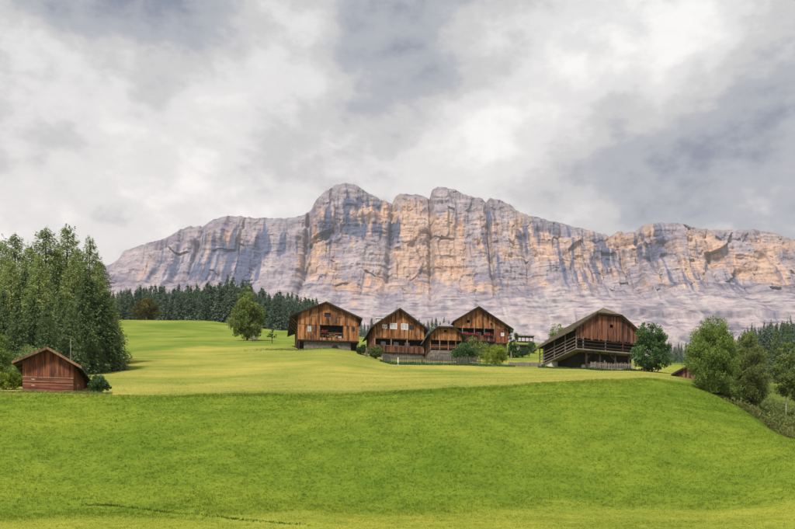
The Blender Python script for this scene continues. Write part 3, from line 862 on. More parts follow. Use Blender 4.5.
# --- forest behind the rise and beside the houses
FB = 'distant dark spruce in the forest band beyond the left meadow crest'
FM = 'distant dark spruce showing between the farmhouse roofs'
FR = 'distant spruce tinted blue-green for haze in the wood beyond the right-hand gully'
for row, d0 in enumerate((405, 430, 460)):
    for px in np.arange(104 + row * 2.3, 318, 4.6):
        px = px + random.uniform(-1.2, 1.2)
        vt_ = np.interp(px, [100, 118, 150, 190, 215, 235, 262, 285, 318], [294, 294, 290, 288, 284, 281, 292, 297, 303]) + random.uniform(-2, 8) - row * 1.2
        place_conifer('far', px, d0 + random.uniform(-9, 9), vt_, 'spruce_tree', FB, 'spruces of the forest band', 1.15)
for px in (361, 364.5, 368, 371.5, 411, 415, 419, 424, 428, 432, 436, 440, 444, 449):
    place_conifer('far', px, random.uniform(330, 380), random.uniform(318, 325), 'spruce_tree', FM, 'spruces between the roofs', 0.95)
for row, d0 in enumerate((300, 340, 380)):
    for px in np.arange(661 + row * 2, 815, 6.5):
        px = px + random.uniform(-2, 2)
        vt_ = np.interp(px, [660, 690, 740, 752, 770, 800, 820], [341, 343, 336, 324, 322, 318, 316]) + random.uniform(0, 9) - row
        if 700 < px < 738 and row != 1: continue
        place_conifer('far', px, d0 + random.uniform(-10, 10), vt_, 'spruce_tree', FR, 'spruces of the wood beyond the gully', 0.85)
for px, v, d in ((776, 325, 200), (788, 324, 205)):
    place_conifer('spruce', px, d, v, 'spruce_tree', 'dark pointed spruce standing before the wood beyond the gully', 'pair of dark spruces by the gully', 0.8)

# --- single trees and shrubs
def broad(name, label, cat, px, d, vtop, seed, blobs, ncl, nlf, ls, th, lmat, bark=BARK, group=None, **kw):
    p = P(px, d); H = (HV - vtop) * d / F - p.z
    t, m_ = broadleaf_meshes(H, seed, blobs, ncl, nlf, ls, th, **kw)
    return make_tree(name, label, cat, group, t, m_, lmat, bark, p)

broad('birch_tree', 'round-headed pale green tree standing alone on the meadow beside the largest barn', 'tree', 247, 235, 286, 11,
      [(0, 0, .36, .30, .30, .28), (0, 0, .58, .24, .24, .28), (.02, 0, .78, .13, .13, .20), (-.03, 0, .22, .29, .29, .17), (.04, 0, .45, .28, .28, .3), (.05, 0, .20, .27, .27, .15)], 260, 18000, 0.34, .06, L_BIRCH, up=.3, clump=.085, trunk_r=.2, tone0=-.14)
broad('russet_tree', 'broad russet-brown tree on the meadow crest before the forest band', 'tree', 145, 350, 298, 12,
      [(0, 0, .45, .62, .55, .36), (.1, 0, .66, .40, .4, .28)], 110, 6500, 0.5, .15, L_MAPLE, clump=.15)
broad('sapling', 'small thin sapling between the round-headed tree and the barn', 'sapling', 272, 228, 326.5, 13,
      [(0, 0, .68, .13, .13, .25), (0, 0, .45, .32, .3, .13)], 36, 700, 0.22, .4, L_DEEP, clump=.10, trunk_r=.08)
broad('maple_tree', 'dense deep green tree close by the overhanging barn with slatted gallery', 'tree', 652, 163, 318, 14,
      [(0, 0, .34, .36, .36, .28), (-.02, 0, .62, .26, .26, .26), (-.08, 0, .84, .12, .12, .15), (.14, 0, .5, .22, .22, .2), (.05, 0, .18, .34, .34, .16), (-.1, 0, .2, .3, .3, .16)], 170, 14000, 0.30, .1, L_DEEP, clump=.10, trunk_r=.18)
broad('willow_tree', 'large feathery yellow-green tree at the right-hand edge of the bank', 'tree', 712, 106, 315, 15,
      [(0, 0, .40, .30, .30, .38), (.02, 0, .62, .25, .25, .33), (.03, 0, .80, .14, .14, .19), (-.02, 0, .22, .22, .22, .2), (.0, 0, .5, .28, .28, .3)], 400, 52000, 0.19, .08, L_WILLOW, up=.9, clump=.085, aspect=.36, stems=3, trunk_r=.10)
broad('willow_tree', 'olive-tinged feathery tree behind the large yellow-green one at the bank edge', 'tree', 750, 111, 327, 16,
      [(0, 0, .40, .22, .24, .38), (-.03, 0, .66, .17, .17, .30), (.02, 0, .25, .20, .20, .22), (0, 0, .5, .2, .2, .35)], 300, 34000, 0.19, .08, L_OLIVE, up=.8, clump=.085, aspect=.36, stems=3, trunk_r=.09)
broad('willow_shrub', 'low leafy shrub at the foot of the two feathery trees', 'shrub', 729, 106, 381, 17,
      [(0, 0, .5, .62, .5, .42)], 60, 4500, 0.16, .1, L_WILLOW, up=.5, clump=.17, aspect=.4, stems=3, trunk_r=.05)
broad('birch_tree', 'slender birch with white trunk rising out of the gully', 'tree', 786, 116, 341, 18,
      [(.0, 0, .58, .16, .16, .26), (.0, 0, .80, .11, .11, .18), (.06, 0, .40, .13, .13, .14), (-.05, 0, .45, .13, .13, .16)], 120, 9500, 0.19, .35, L_BIRCH, bark=BARK_BIRCH, up=-.2, clump=.085, aspect=.5, trunk_r=.055)
broad('birch_tree', 'leafy birch with its crown reaching past the slender white-trunked one', 'tree', 803, 118, 346, 19,
      [(.0, 0, .5, .18, .18, .30), (.0, 0, .8, .11, .11, .17)], 70, 5500, 0.19, .3, L_BIRCH, bark=BARK_BIRCH, up=-.2, clump=.085, aspect=.5, trunk_r=.09)
broad('shrub', 'silvery green bush in front of the small half-hipped outbuilding', 'shrub', 465, 184, 343.5, 20,
      [(0, 0, .48, .62, .5, .44)], 130, 10000, 0.24, .1, L_DEEP, clump=.17, tone0=.08, stems=3, trunk_r=.05)
broad('shrub', 'bright yellow-green rounded bush before the flower-decked farmhouse', 'shrub', 495.5, 183, 345, 21,
      [(0, 0, .46, .60, .5, .44), (.05, 0, .60, .4, .4, .36)], 140, 11000, 0.22, .1, L_LIME, up=.6, clump=.15, aspect=.35, stems=3, trunk_r=.05)
broad('shrub', 'tall loose pale green shrub between the two bushes at the farmhouse', 'shrub', 474, 190, 335, 22,
      [(-.05, 0, .66, .20, .2, .3), (.2, 0, .4, .36, .3, .3)], 50, 2600, 0.24, .2, L_BIRCH, clump=.13, stems=3, trunk_r=.05)
broad('shrub', 'dark olive shrub at the left corner of the middle farmhouse', 'shrub', 376, 188, 345.5, 23,
      [(0, 0, .5, .52, .4, .42)], 50, 3000, 0.24, .1, L_OLIVE, clump=.17, stems=2, trunk_r=.05, tone0=-.15)
broad('tree', 'small bushy tree rising behind the mossy roof of the overhanging barn', 'tree', 559, 235, 323.5, 24,
      [(0, 0, .6, .30, .3, .36), (0, 0, .3, .26, .26, .26)], 50, 3000, 0.3, .2, L_WILLOW, clump=.12)
broad('ivy_shrub', 'dark climbing ivy on the right corner of the flower-decked farmhouse', 'shrub', 513.5, 212, 329, 25,
      [(0, 0, .55, .18, .18, .42), (.05, 0, .22, .26, .2, .22)], 50, 2600, 0.26, .2, L_DEEP, clump=.11, tone0=-.1)
broad('shrub', 'low dark bushes around the small pale garden hut', 'shrub', 522, 214, 347, 26,
      [(0, 0, .45, .9, .5, .4)], 40, 1800, 0.24, .1, L_DEEP, clump=.22, stems=2, trunk_r=.04)
broad('shrub', 'dark bush standing against the right side of the garden hut', 'shrub', 531.5, 226, 342.5, 27,
      [(0, 0, .5, .42, .4, .45)], 30, 1200, 0.26, .1, L_DEEP, clump=.2, stems=2, trunk_r=.04)
broad('shrub', 'dark green bush beside the barn with the hay opening', 'shrub', 361, 192, 344, 28,
      [(0, 0, .5, .5, .4, .45)], 30, 1500, 0.24, .1, L_DEEP, clump=.2, stems=2, trunk_r=.04, tone0=-.15)
broad('shrub', 'pale lime bush left of the small red-brown shed', 'shrub', 8, 103, 370, 29,
      [(0, 0, .5, .62, .5, .45), (-.3, 0, .4, .4, .4, .35)], 60, 4500, 0.16, .1, L_LIME, clump=.17, stems=3, trunk_r=.04)
broad('shrub', 'grey-green bush behind the left eave of the small shed', 'shrub', 20, 108, 362, 30,
      [(0, 0, .5, .5, .5, .45)], 60, 4200, 0.17, .1, L_WILLOW, clump=.15, stems=3, trunk_r=.04)
broad('tree', 'olive green bushy tree at the left edge of the grove', 'tree', -3, 112, 330, 31,
      [(0, 0, .45, .26, .26, .4), (0, 0, .75, .16, .16, .22)], 90, 6000, 0.2, .1, L_WILLOW, clump=.11)
broad('tree', 'light green young tree behind the ridge of the small shed', 'tree', 29, 118, 346, 32,
      [(0, 0, .5, .34, .34, .45)], 70, 4000, 0.2, .1, L_LARCH, clump=.14)
broad('shrub', 'leafy bush with upright shoots right of the small shed', 'shrub', 96, 101, 367, 33,
      [(-.12, 0, .55, .14, .14, .42), (.1, 0, .36, .30, .3, .32), (.34, 0, .22, .24, .24, .2), (0, 0, .2, .36, .3, .18)], 70, 4200, 0.16, .1, L_DEEP, clump=.13, stems=3, trunk_r=.04, tone0=.1)
#--HOUSES--

# ------------------------------------------------------------------ timber buildings
def front(y): return lambda s, t, z: (s, y - t, z)            # t = how far proud of the wall
def left(x): return lambda s, t, z: (x - t, s, z)
def right(x): return lambda s, t, z: (x + t, s, z)

def prism(mb, mp, s0, s1, z00, z01, z10, z11, t0, t1):
    """board in wall coordinates: s0..s1 wide, bottom z00/z01, top z10/z11 at s0/s1, from t0 to t1 proud"""
    return mb.hexa([mp(s0, t1, z00), mp(s1, t1, z01), mp(s1, t0, z01), mp(s0, t0, z00),
                    mp(s0, t1, z10), mp(s1, t1, z11), mp(s1, t0, z11), mp(s0, t0, z10)])

def boards(parent, mp, s0, s1, zb, ztop, mat, openings=(), pw=0.30, t=0.035, rag=0.06):
    """upright planks, each an object of its own, cut round the openings"""
    n = max(1, int(round((s1 - s0) / pw))); w = (s1 - s0) / n
    for i in range(n):
        a, b = s0 + i * w, s0 + (i + 1) * w - 0.018
        segs = [(zb(a) if callable(zb) else zb, None)]
        base = segs[0][0] - (random.uniform(0, rag) if rag else 0)
        cuts = sorted((o[2], o[3]) for o in openings if o[0] < (a + b) / 2 < o[1])
        lo = base; pieces = []
        for c0, c1 in cuts:
            if c0 > lo + 0.02: pieces.append((lo, c0))
            lo = max(lo, c1)
        pieces.append((lo, None))
        pr = t + random.uniform(-0.012, 0.012)
        for z0, z1 in pieces:
            za, zc = (ztop(a), ztop(b)) if z1 is None else (z1, z1)
            if min(za, zc) < z0 + 0.03: 
                if max(za, zc) < z0 + 0.06: continue
                za, zc = max(za, z0 + .01), max(zc, z0 + .01)
            prism(MB(), mp, a, b, z0, z0, za, zc, 0.0, pr).build('plank', mat, parent)

def beams(parent, mp, s0, s1, zs, mat, h=0.28, t=0.05, name='plank'):
    for z in zs:
        pr = t + random.uniform(-0.012, 0.012)
        prism(MB(), mp, s0, s1, z, z, z + h, z + h, 0.0, pr).build(name, mat, parent)

def window(parent, mp, s, z, w, h, frame_mat=WHITE, pane_mat=GLASS, t=0.04, bar=0.09, cross=True):
    pn = prism(MB(), mp, s - w/2, s + w/2, z - h/2, z - h/2, z + h/2, z + h/2, t - 0.02, t + 0.01).build('window', pane_mat, parent)
    fr = MB(); a, b, c, d = s - w/2, s + w/2, z - h/2, z + h/2
    prism(fr, mp, a - bar, a, c - bar, c - bar, d + bar, d + bar, t - 0.03, t + 0.06)
    prism(fr, mp, b, b + bar, c - bar, c - bar, d + bar, d + bar, t - 0.03, t + 0.06)
    prism(fr, mp, a, b, c - bar, c - bar, c, c, t - 0.03, t + 0.055)
    prism(fr, mp, a, b, d, d, d + bar, d + bar, t - 0.03, t + 0.055)
    if cross:
        prism(fr, mp, s - 0.03, s + 0.03, c, c, d, d, t, t + 0.03)
    fr.build('frame', frame_mat, pn)
    return pn

def shutter(parent, mp, s, z, w, h, mat, t=0.05):
    o = MB()
    k = max(2, int(w / .25))
    for i in range(k):
        prism(o, mp, s - w/2 + i*w/k, s - w/2 + (i+1)*w/k - .012, z - h/2, z - h/2, z + h/2, z + h/2, t, t + .03)
    prism(o, mp, s - w/2, s + w/2, z + h*.25, z + h*.25, z + h*.35, z + h*.35, t + .03, t + .05)
    return o.build('shutter', mat, parent)

def roof(parent, xe_l, xe_r, ze, zr, y0, y1, th, mat, board_mat=W_DARK, hip=None, hd=2.5, skew=0.0, hipmat=None, apex=0.0):
    """gable roof; ridge at x = apex; hip = height of the half-hip eave or None. xe_l, xe_r eave positions; ze eave height(s)"""
    zl, zrr = ze if isinstance(ze, tuple) else (ze, ze)
    pl = (zr - zl) / (apex - xe_l); pr = (zr - zrr) / (xe_r - apex)
    if hip is None:
        L = [(xe_l, y0, zl), (apex, y0, zr), (apex, y1, zr), (xe_l, y1, zl)]
        Rr = [(apex, y0, zr), (xe_r, y0, zrr), (xe_r, y1, zrr), (apex, y1, zr)]
        hl, hr = (apex, y0, zr), (apex, y0, zr)
    else:
        hl = (apex - (zr - hip) / pl, y0, hip); hr = (apex + (zr - hip) / pr, y0, hip); ap = (apex, y0 + hd, zr)
        L = [(xe_l, y0, zl), hl, ap, (apex, y1, zr), (xe_l, y1, zl)]
        Rr = [ap, hr, (xe_r, y0, zrr), (xe_r, y1, zrr), (apex, y1, zr)]
    ro = MB().slab(L[::-1], th).build('roof', mat, parent)
    MB().slab(Rr[::-1], th).build('roof', mat, parent)
    if hip is not None:
        MB().slab([hl, hr, ap], th).build('roof_hip', hipmat or mat, parent)
    # shingle courses as raised battens along the slopes
    for poly, xe, zz, sg in ((L, xe_l, zl, -1), (Rr, xe_r, zrr, 1)):
        c = MB(); n = 9
        for i in range(n):
            f = (i + .3) / n
            x = xe + (apex - xe) * f; z = zz + (zr - zz) * f
            ys = y0 if (hip is None or z < hip) else y0 + hd * (z - hip) / (zr - hip)
            c.hexa([(x - .05, ys + .02, z - .02), (x + .05, ys + .02, z - .02), (x + .05, y1 - .02, z - .02), (x - .05, y1 - .02, z - .02),
                    (x - .05, ys + .02, z + .055), (x + .05, ys + .02, z + .055), (x + .05, y1 - .02, z + .055), (x - .05, y1 - .02, z + .055)])
        o = c.build('batten', mat, ro)
        tag(o, kind='stuff')
    # barge boards on the front rake
    for a, b in (((xe_l, y0, zl), hl), (hr, (xe_r, y0, zrr))):
        a = Vector(a); b = Vector(b)
        q = MB(); y = y0 - .05
        q.hexa([(a.x, y, a.z - th - .10), (b.x, y, b.z - th - .10), (b.x, y + .045, b.z - th - .10), (a.x, y + .045, a.z - th - .10),
                (a.x, y, a.z + .04), (b.x, y, b.z + .04), (b.x, y + .045, b.z + .04), (a.x, y + .045, a.z + .04)])
        q.build('bargeboard', board_mat, parent)
    if hip is not None:
        MB().box(hl[0], hr[0], y0 - .05, y0 - .005, hip - th - .08, hip + .04).build('bargeboard', board_mat, parent)
    # rafter tails under the eaves
    for xe, zz, sl in ((xe_l, zl, pl), (xe_r, zrr, -pr)):
        sg = 1 if xe < apex else -1
        for yy in np.arange(y0 + .35, y1, 1.5):
            a = (xe + .08 * sg, yy, zz - th - .07 + abs(sl) * .08); b = (xe + 1.6 * sg, yy, zz - th - .07 + abs(sl) * 1.6)
            MB().bar(a, b, .12, .14).build('rafter', W_DARK, parent)
    return ro

def rooftop(xe_l, xe_r, ze, zr, th, apex=0.0, hip=None, clear=0.02):
    zl, zrr = ze if isinstance(ze, tuple) else (ze, ze)
    pl = (zr - zl) / (apex - xe_l); pr = (zr - zrr) / (xe_r - apex)
    def f(x):
        z = zl + (x - xe_l) * pl if x < apex else zrr + (xe_r - x) * pr
        if hip is not None: z = min(z, hip)
        return z - th - clear
    return f

def back_gable(root, W, y, zb, rt, mat, xs):
    xs = [-W] + sorted(xs) + [W]
    b = MB(); n = len(xs)
    pf = [(-W, y, zb), (W, y, zb)] + [(x, y, max(rt(x) - .02, zb + .01)) for x in reversed(xs)]
    k = len(pf); b.v += pf + [(p_[0], p_[1] + .05, p_[2]) for p_ in pf]
    b.f += [tuple(range(k)), tuple(range(2 * k - 1, k - 1, -1))] + [(i, k + i, k + (i + 1) % k, (i + 1) % k) for i in range(k)]
    return b.build('gable_wall', mat, root)

# ---- hay barn (largest, with the wide opening)
d = 200; px0 = 328.5
p = P(px0, d); p.z = (HV - 349) * d / F
A_ = empty('barn', p, R(8)); tag(A_, 'wide weathered barn with a dark hay opening and deep left eave', 'barn')
W, L_ = 6.1, 15.0
zeL, zeR, zr, xl, xr, th, ap = 6.25, 6.2, 9.25, -7.75, 6.75, .20, -0.45
rt = rooftop(xl, xr, (zeL, zeR), zr, th, ap)
roof(A_, xl, xr, (zeL, zeR), zr, -0.75, L_ + .6, th, SHINGLE, apex=ap)
base = MB().box(-W + 1.2, W - 1.6, 0.5, L_ - .3, -2.5, 1.78).build('foundation', STONE, A_)
MB().box(-W + .1, W - .1, 1.9, L_ - .1, 1.8, 6.2).build('inner_wall', W_SHADE, A_)
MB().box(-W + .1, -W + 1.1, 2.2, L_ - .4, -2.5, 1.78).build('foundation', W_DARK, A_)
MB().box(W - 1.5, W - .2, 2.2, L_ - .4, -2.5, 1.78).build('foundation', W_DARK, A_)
op = (-1.75, 2.95, 2.25, 4.75)
win = [(-0.85, .45, 6.35, 7.2), (-4.35, -3.35, 3.3, 4.6)]
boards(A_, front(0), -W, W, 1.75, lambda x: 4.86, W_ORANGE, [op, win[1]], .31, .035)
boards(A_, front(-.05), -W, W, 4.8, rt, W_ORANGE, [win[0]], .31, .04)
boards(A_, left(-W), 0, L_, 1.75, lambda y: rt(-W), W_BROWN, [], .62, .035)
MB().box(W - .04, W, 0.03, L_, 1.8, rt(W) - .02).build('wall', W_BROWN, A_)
MB().box(-W, W, L_ - .04, L_, 1.8, 6.0).build('wall', W_BROWN, A_)
back_gable(A_, W, L_ + .02, 6.05, rt, W_BROWN, [ap])
MB().box(-W - .05, W + .05, -.12, 1.9, 1.5, 1.74).build('floor_beam', W_DARK, A_)
window(A_, front(0.25), -0.2, 6.77, 1.1, .7, W_DARK, GLASS)
window(A_, front(0.10), -3.85, 3.95, .8, 1.1, W_GREY, CURTAIN)
shutter(A_, front(-.09), -3.0, 6.75, .85, .75, W_TAN); shutter(A_, front(-.09), 2.2, 6.75, 1.0, .8, W_ORANGE)
window(A_, front(-.02), 5.0, 4.15, .35, .5, W_DARK, GLASS, cross=False)
for x0, x1 in ((op[0], op[0] + .16), (op[1] - .16, op[1])): MB().box(x0, x1, .02, .2, op[2], op[3]).build('post', W_DARK, A_)
for z in (2.75, 3.15): MB().box(op[0] + .17, op[1] - .17, .05, .12, z, z + .14).build('rail', W_BROWN, A_)
for x in (-.6, .6, 1.8): MB().box(x, x + .1, .13, .2, 2.26, 3.3).build('post', W_BROWN, A_)
# masonry blocks of the base
for r_ in range(3):
    x = -W + 1.25 + (r_ % 2) * .4
    while x < W - 2.3:
        w_ = random.uniform(.7, 1.2)
        MB().box(x, min(x + w_, W - 1.7), .40 + random.uniform(-.03, .03), .52, .02 + r_ * .58, .56 + r_ * .58).build('stone', STONE, base); x += w_ + .04
ar = MB()
pts = [(1.35 + .75 * math.cos(a), .35, .05 + .9 * math.sin(a)) for a in np.linspace(0, math.pi, 9)]
b0 = len(ar.v); ar.v += pts + [(q[0], .30, q[2]) for q in pts]; nn = len(pts)
ar.f += [tuple(range(b0 + nn, b0 + 2 * nn)), tuple(range(b0 + nn - 1, b0 - 1, -1))] + [(b0 + i, b0 + i + 1, b0 + nn + i + 1, b0 + nn + i) for i in range(nn - 1)]
ar.build('arch', W_DARK, base)
for x in (-W + .1, W - .25): MB().box(x, x + .18, .0, .18, -1.2, 1.5).build('post', W_BROWN, A_)
for yy in (.4, 2.6, 4.8, 7.0): MB().bar((-W, yy, 4.9), (-W - 1.3, yy, 6.15), .13).build('brace', W_TAN, A_)
# hay and gear in the opening: things of their own
Mx_ = A_.matrix_basis
def inside(name, mb, mat, label, cat, loc, root, group=None):
    o = mb.build(name, mat); o.location = root.matrix_basis @ Vector(loc); o.rotation_euler = root.rotation_euler
    return tag(o, label, cat, group)
hm = MB()
for i in range(26):
    x = random.uniform(-1.1, 1.1); z = random.uniform(.1, .9) * (1 - (x / 1.4) ** 2); a = random.uniform(-.5, .5)
    hm.bar((x - .3, random.uniform(-.3, .3), z), (x + .3, random.uniform(-.3, .3), z + a * .4), .3, .22)
inside('hay_heap', hm, HAY, 'heap of loose hay inside the wide opening of the barn', 'hay', (.9, 1.1, 2.2), A_)
inside('crate', MB().box(-.35, .35, -.3, .3, 0, .06).box(-.35, -.30, -.3, .3, .06, .55).box(.30, .35, -.3, .3, .06, .55).box(-.3, .3, -.3, -.25, .06, .55).box(-.3, .3, .25, .3, .06, .55),
       WHITE, 'pale crate on the floor of the barn opening', 'crate', (2.35, .9, 2.2), A_)
inside('crate', MB().box(-.3, .3, -.3, .3, 0, .06).box(-.3, -.25, -.3, .3, .06, .7).box(.25, .3, -.3, .3, .06, .7).box(-.25, .25, -.3, -.25, .06, .7).box(-.25, .25, .25, .3, .06, .7),
       W_GREY, 'tall grey crate at the left end of the barn opening', 'crate', (-1.2, .9, 2.2), A_)

def flowers(root, x0, x1, y, z, label, group, n=260):
    """window box with red blooms hanging over a railing"""
    e = empty('flower_box', root.matrix_basis @ Vector((x0, y, z)), root.rotation_euler.z); tag(e, label, 'flowers', group)
    w = x1 - x0
    MB().box(0, w, -.12, .12, -.22, 0).build('box', W_DARK, e)
    c = np.stack([rng.uniform(0, w, n), rng.normal(-.08, .12, n), rng.normal(.08, .14, n)], -1)
    link('blooms', leaf_mesh('blooms', c, rng.normal(size=(n, 3)), rng.uniform(.12, .22, n), rng.uniform(.12, .2, n), rng.random(n)), L_RED, e)
    c = np.stack([rng.uniform(0, w, n), rng.normal(-.05, .12, n), rng.normal(-.02, .13, n)], -1)
    link('foliage', leaf_mesh('foliage', c, rng.normal(size=(n, 3)), rng.uniform(.12, .2, n), rng.uniform(.08, .14, n), rng.random(n)), L_DEEP, e)
    return e
flowers(A_, -1.5, -.1, -.02, 3.5, 'red flowers over the railing of the barn opening', None, 45)

# ---- middle farmhouse with balcony and chimney
d = 195; px0 = 399.3
p = P(px0, d); p.z = (HV - 361.5) * d / F
B_ = empty('farmhouse', p, R(10)); tag(B_, 'steep-gabled timber farmhouse with posted balcony and white chimney', 'house')
W, L_ = 4.92, 10.5
ze, zr, xe, th = 6.35, 10.2, 5.75, .20
rt = rooftop(-xe, xe, ze, zr, th)
ro = roof(B_, -xe, xe, ze, zr, -0.9, L_ + .5, th, SHINGLE)
MB().box(-W + .05, W - .05, .35, L_, -2.5, 1.85).build('foundation', STONE, B_)
iw = MB().box(-W + .1, W - .1, 1.7, L_ - .1, 1.85, 6.6).build('inner_wall', W_SHADE, B_)
wins = [(-1.75, -.55, 6.35, 7.35), (.40, 1.65, 6.3, 7.35), (2.05, 2.75, 6.35, 7.15), (-3.3, -2.5, 6.4, 7.0)]
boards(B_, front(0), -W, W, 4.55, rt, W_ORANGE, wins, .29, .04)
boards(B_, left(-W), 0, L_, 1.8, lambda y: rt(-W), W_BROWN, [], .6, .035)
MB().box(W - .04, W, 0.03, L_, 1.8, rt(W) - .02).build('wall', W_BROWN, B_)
MB().box(-W, W, L_ - .04, L_, 1.8, 6.0).build('wall', W_BROWN, B_); back_gable(B_, W, L_ + .02, 6.05, rt, W_BROWN, [0])
for (a, b, c0, c1), fm, pm_ in zip(wins, (WHITE, WHITE, W_DARK, WHITE), (CURTAIN, CURTAIN, GLASS, CURTAIN)):
    window(B_, front(.02), (a + b) / 2, (c0 + c1) / 2, b - a - .06, c1 - c0 - .06, fm, pm_)
for x in (-W + .1, -1.6, 1.55, W - .1): MB().box(x - .09, x + .09, .02, .2, 1.86, 4.6).build('post', W_TAN, B_)
MB().box(-W, W, .0, 1.75, 1.66, 1.85).build('floor_beam', W_DARK, B_)
MB().box(-W, W, .02, .16, 4.36, 4.54).build('beam', W_TAN, B_)
for i in range(30):
    x = -W + .2 + i * (2 * W - .4) / 30
    MB().box(x, x + .27, -.03, .015, 1.75, 2.98 + random.uniform(-.02, .02)).build('plank', W_BROWN, B_)
MB().box(-W, W, -.06, .06, 3.0, 3.09).build('rail', W_TAN, B_)
for x in (-2.9, -.35, 1.85): window(iw, front(1.70), x, 3.7, .7, .7, WHITE, CURTAIN)
MB().box(3.1, 3.9, 1.62, 1.69, 1.87, 3.85).build('door', W_BROWN, iw)
ch = MB().box(-.55, .55, -.45, .45, -1.2, .85).build('chimney', PLASTER, ro); ch.location = (-3.7, 2.0, ze + (xe - 3.7) * (zr - ze) / xe + .1)
cp = MB().box(-.68, .68, -.58, .58, .853, .97).build('chimney_cap', WHITE, ro); cp.location = ch.location
for r_ in range(3):
    x = -W + .1 + (r_ % 2) * .3
    while x < W - .5:
        w_ = random.uniform(.6, 1.1); MB().box(x, min(x + w_, W - .07), .26 + random.uniform(-.03, .03), .37, .04 + r_ * .54, .54 + r_ * .54).build('stone', STONE, B_); x += w_ + .04

# ---- small outbuilding with half-hipped roof
d = 191; px0 = 446
p = P(px0, d); p.z = (HV - 360) * d / F
C_ = empty('outbuilding', p, R(8)); tag(C_, 'small half-hipped timber outbuilding with pale shingled roof beside the middle farmhouse', 'outbuilding')
W, L_ = 3.1, 8.0
ze, zr, xe, th, hip = 4.35, 7.5, 3.9, .17, 6.25
rt = rooftop(-xe, xe, ze, zr, th, 0, hip)
roof(C_, -xe, xe, ze, zr, -.7, L_ + .4, th, SHINGLE_PALE, hip=hip, hd=1.6)
MB().box(-W + .05, W - .05, .25, L_, -2.5, 1.9).build('foundation', STONE, C_)
MB().box(-W + .08, W - .08, 1.5, L_ - .1, 1.9, 4.6).build('inner_wall', W_SHADE, C_)
boards(C_, front(0), -W, W, 3.8, rt, W_ORANGE, [(-.3, .25, 5.3, 5.75)], .27, .04)
boards(C_, left(-W), 0, L_, 1.9, lambda y: rt(-W), W_BROWN, [], .5, .035)
MB().box(W - .04, W, 0.03, L_, 1.9, rt(W) - .02).build('wall', W_BROWN, C_)
MB().box(-W, W, L_ - .04, L_, 1.9, 4.6).build('wall', W_BROWN, C_); back_gable(C_, W, L_ + .02, 4.65, rooftop(-xe, xe, ze, zr, th), W_BROWN, [0])
for x in (-W + .08, -1.2, .45, 1.9, W - .08): MB().box(x - .07, x + .07, .02, .16, 1.91, 3.85).build('post', W_TAN, C_)
for z in (2.15, 2.45, 2.75): MB().box(-W, W, .17, .22, z, z + .2).build('rail', W_BROWN, C_)
for r_ in range(3):
    x = -W + .1 + (r_ % 2) * .3
    while x < W - .5:
        w_ = random.uniform(.5, .9); MB().box(x, min(x + w_, W - .07), .16 + random.uniform(-.03, .03), .27, .04 + r_ * .6, .6 + r_ * .6).build('stone', STONE, C_); x += w_ + .04

# ---- farmhouse with the flowered balcony
d = 214; px0 = 481.5
p = P(px0, d); p.z = (HV - 354) * d / F
E_ = empty('farmhouse', p, R(8)); tag(E_, 'timber farmhouse with red flowers along its balcony, behind the rounded bushes', 'house')
W, L_ = 5.9, 11.5
zr, th, ap = 9.95, .2, -.75
xl, xr = -6.5, 6.85; zl, zrr = 6.45, 5.35
rt = rooftop(xl, xr, (zl, zrr), zr, th, ap)
roof(E_, xl, xr, (zl, zrr), zr, -.9, L_ + .5, th, SHINGLE, apex=ap)
MB().box(-W + .1, W - .1, 1.0, L_, -2.5, 2.6).build('foundation', STONE, E_)
iw = MB().box(-W + .1, W - .1, 1.6, L_ - .1, 2.6, 6.0).build('inner_wall', W_SHADE, E_)
boards(E_, front(0), -W, W, 5.5, rt, W_ORANGE, [(-3.2, -2.6, 6.55, 7.15), (1.9, 2.4, 6.2, 6.75)], .30, .04)
boards(E_, front(.05), 2.95, W, 2.5, lambda x: 5.45, W_RED, [], .29, .04)
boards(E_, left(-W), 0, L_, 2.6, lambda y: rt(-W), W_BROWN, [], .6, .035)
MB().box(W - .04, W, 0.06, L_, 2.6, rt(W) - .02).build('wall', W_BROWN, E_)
MB().box(-W, W, L_ - .04, L_, 2.6, 5.2).build('wall', W_BROWN, E_); back_gable(E_, W, L_ + .02, 5.25, rt, W_BROWN, [ap])
bal = MB().box(-W - .1, 2.9, -.35, 1.6, 2.6, 2.8).build('balcony', W_DARK, E_)
for i in range(22):
    x = -W + i * .4
    MB().box(x, x + .34, -.34, -.29, 2.82, 3.75).build('baluster', W_BROWN if i % 9 else W_GREY, bal)
MB().box(-W - .05, 2.85, -.37, -.27, 3.77, 3.86).build('rail', W_BROWN, bal)
for x in (-4.2, -1.6, .6, 2.8): MB().box(x - .07, x + .07, -.2, -.06, 2.81, 5.5).build('post', W_GREY, E_)
for x in (-3.2, -.3, 1.6): window(iw, front(1.6), x, 4.4, .8, 1.1, WHITE, GLASS)
MB().box(-1.9, -1.0, 1.52, 1.59, 2.81, 4.8).build('door', PLASTER, iw)
window(E_, front(.05), 4.6, 4.35, .5, .5, WHITE, PLASTER, cross=False)
for x in (-4.5, -1.5, 1.5, 4.4): MB().box(x - .12, x + .12, -.2, .04, -1.5, 2.44).build('post', W_DARK, E_)
flowers(E_, -4.6, -.6, -.5, 3.95, 'long row of red balcony flowers left of the white door', 'balcony flower boxes')
flowers(E_, .3, 2.4, -.5, 3.9, 'short row of red balcony flowers beside the red-brown plank wall', 'balcony flower boxes', 120)

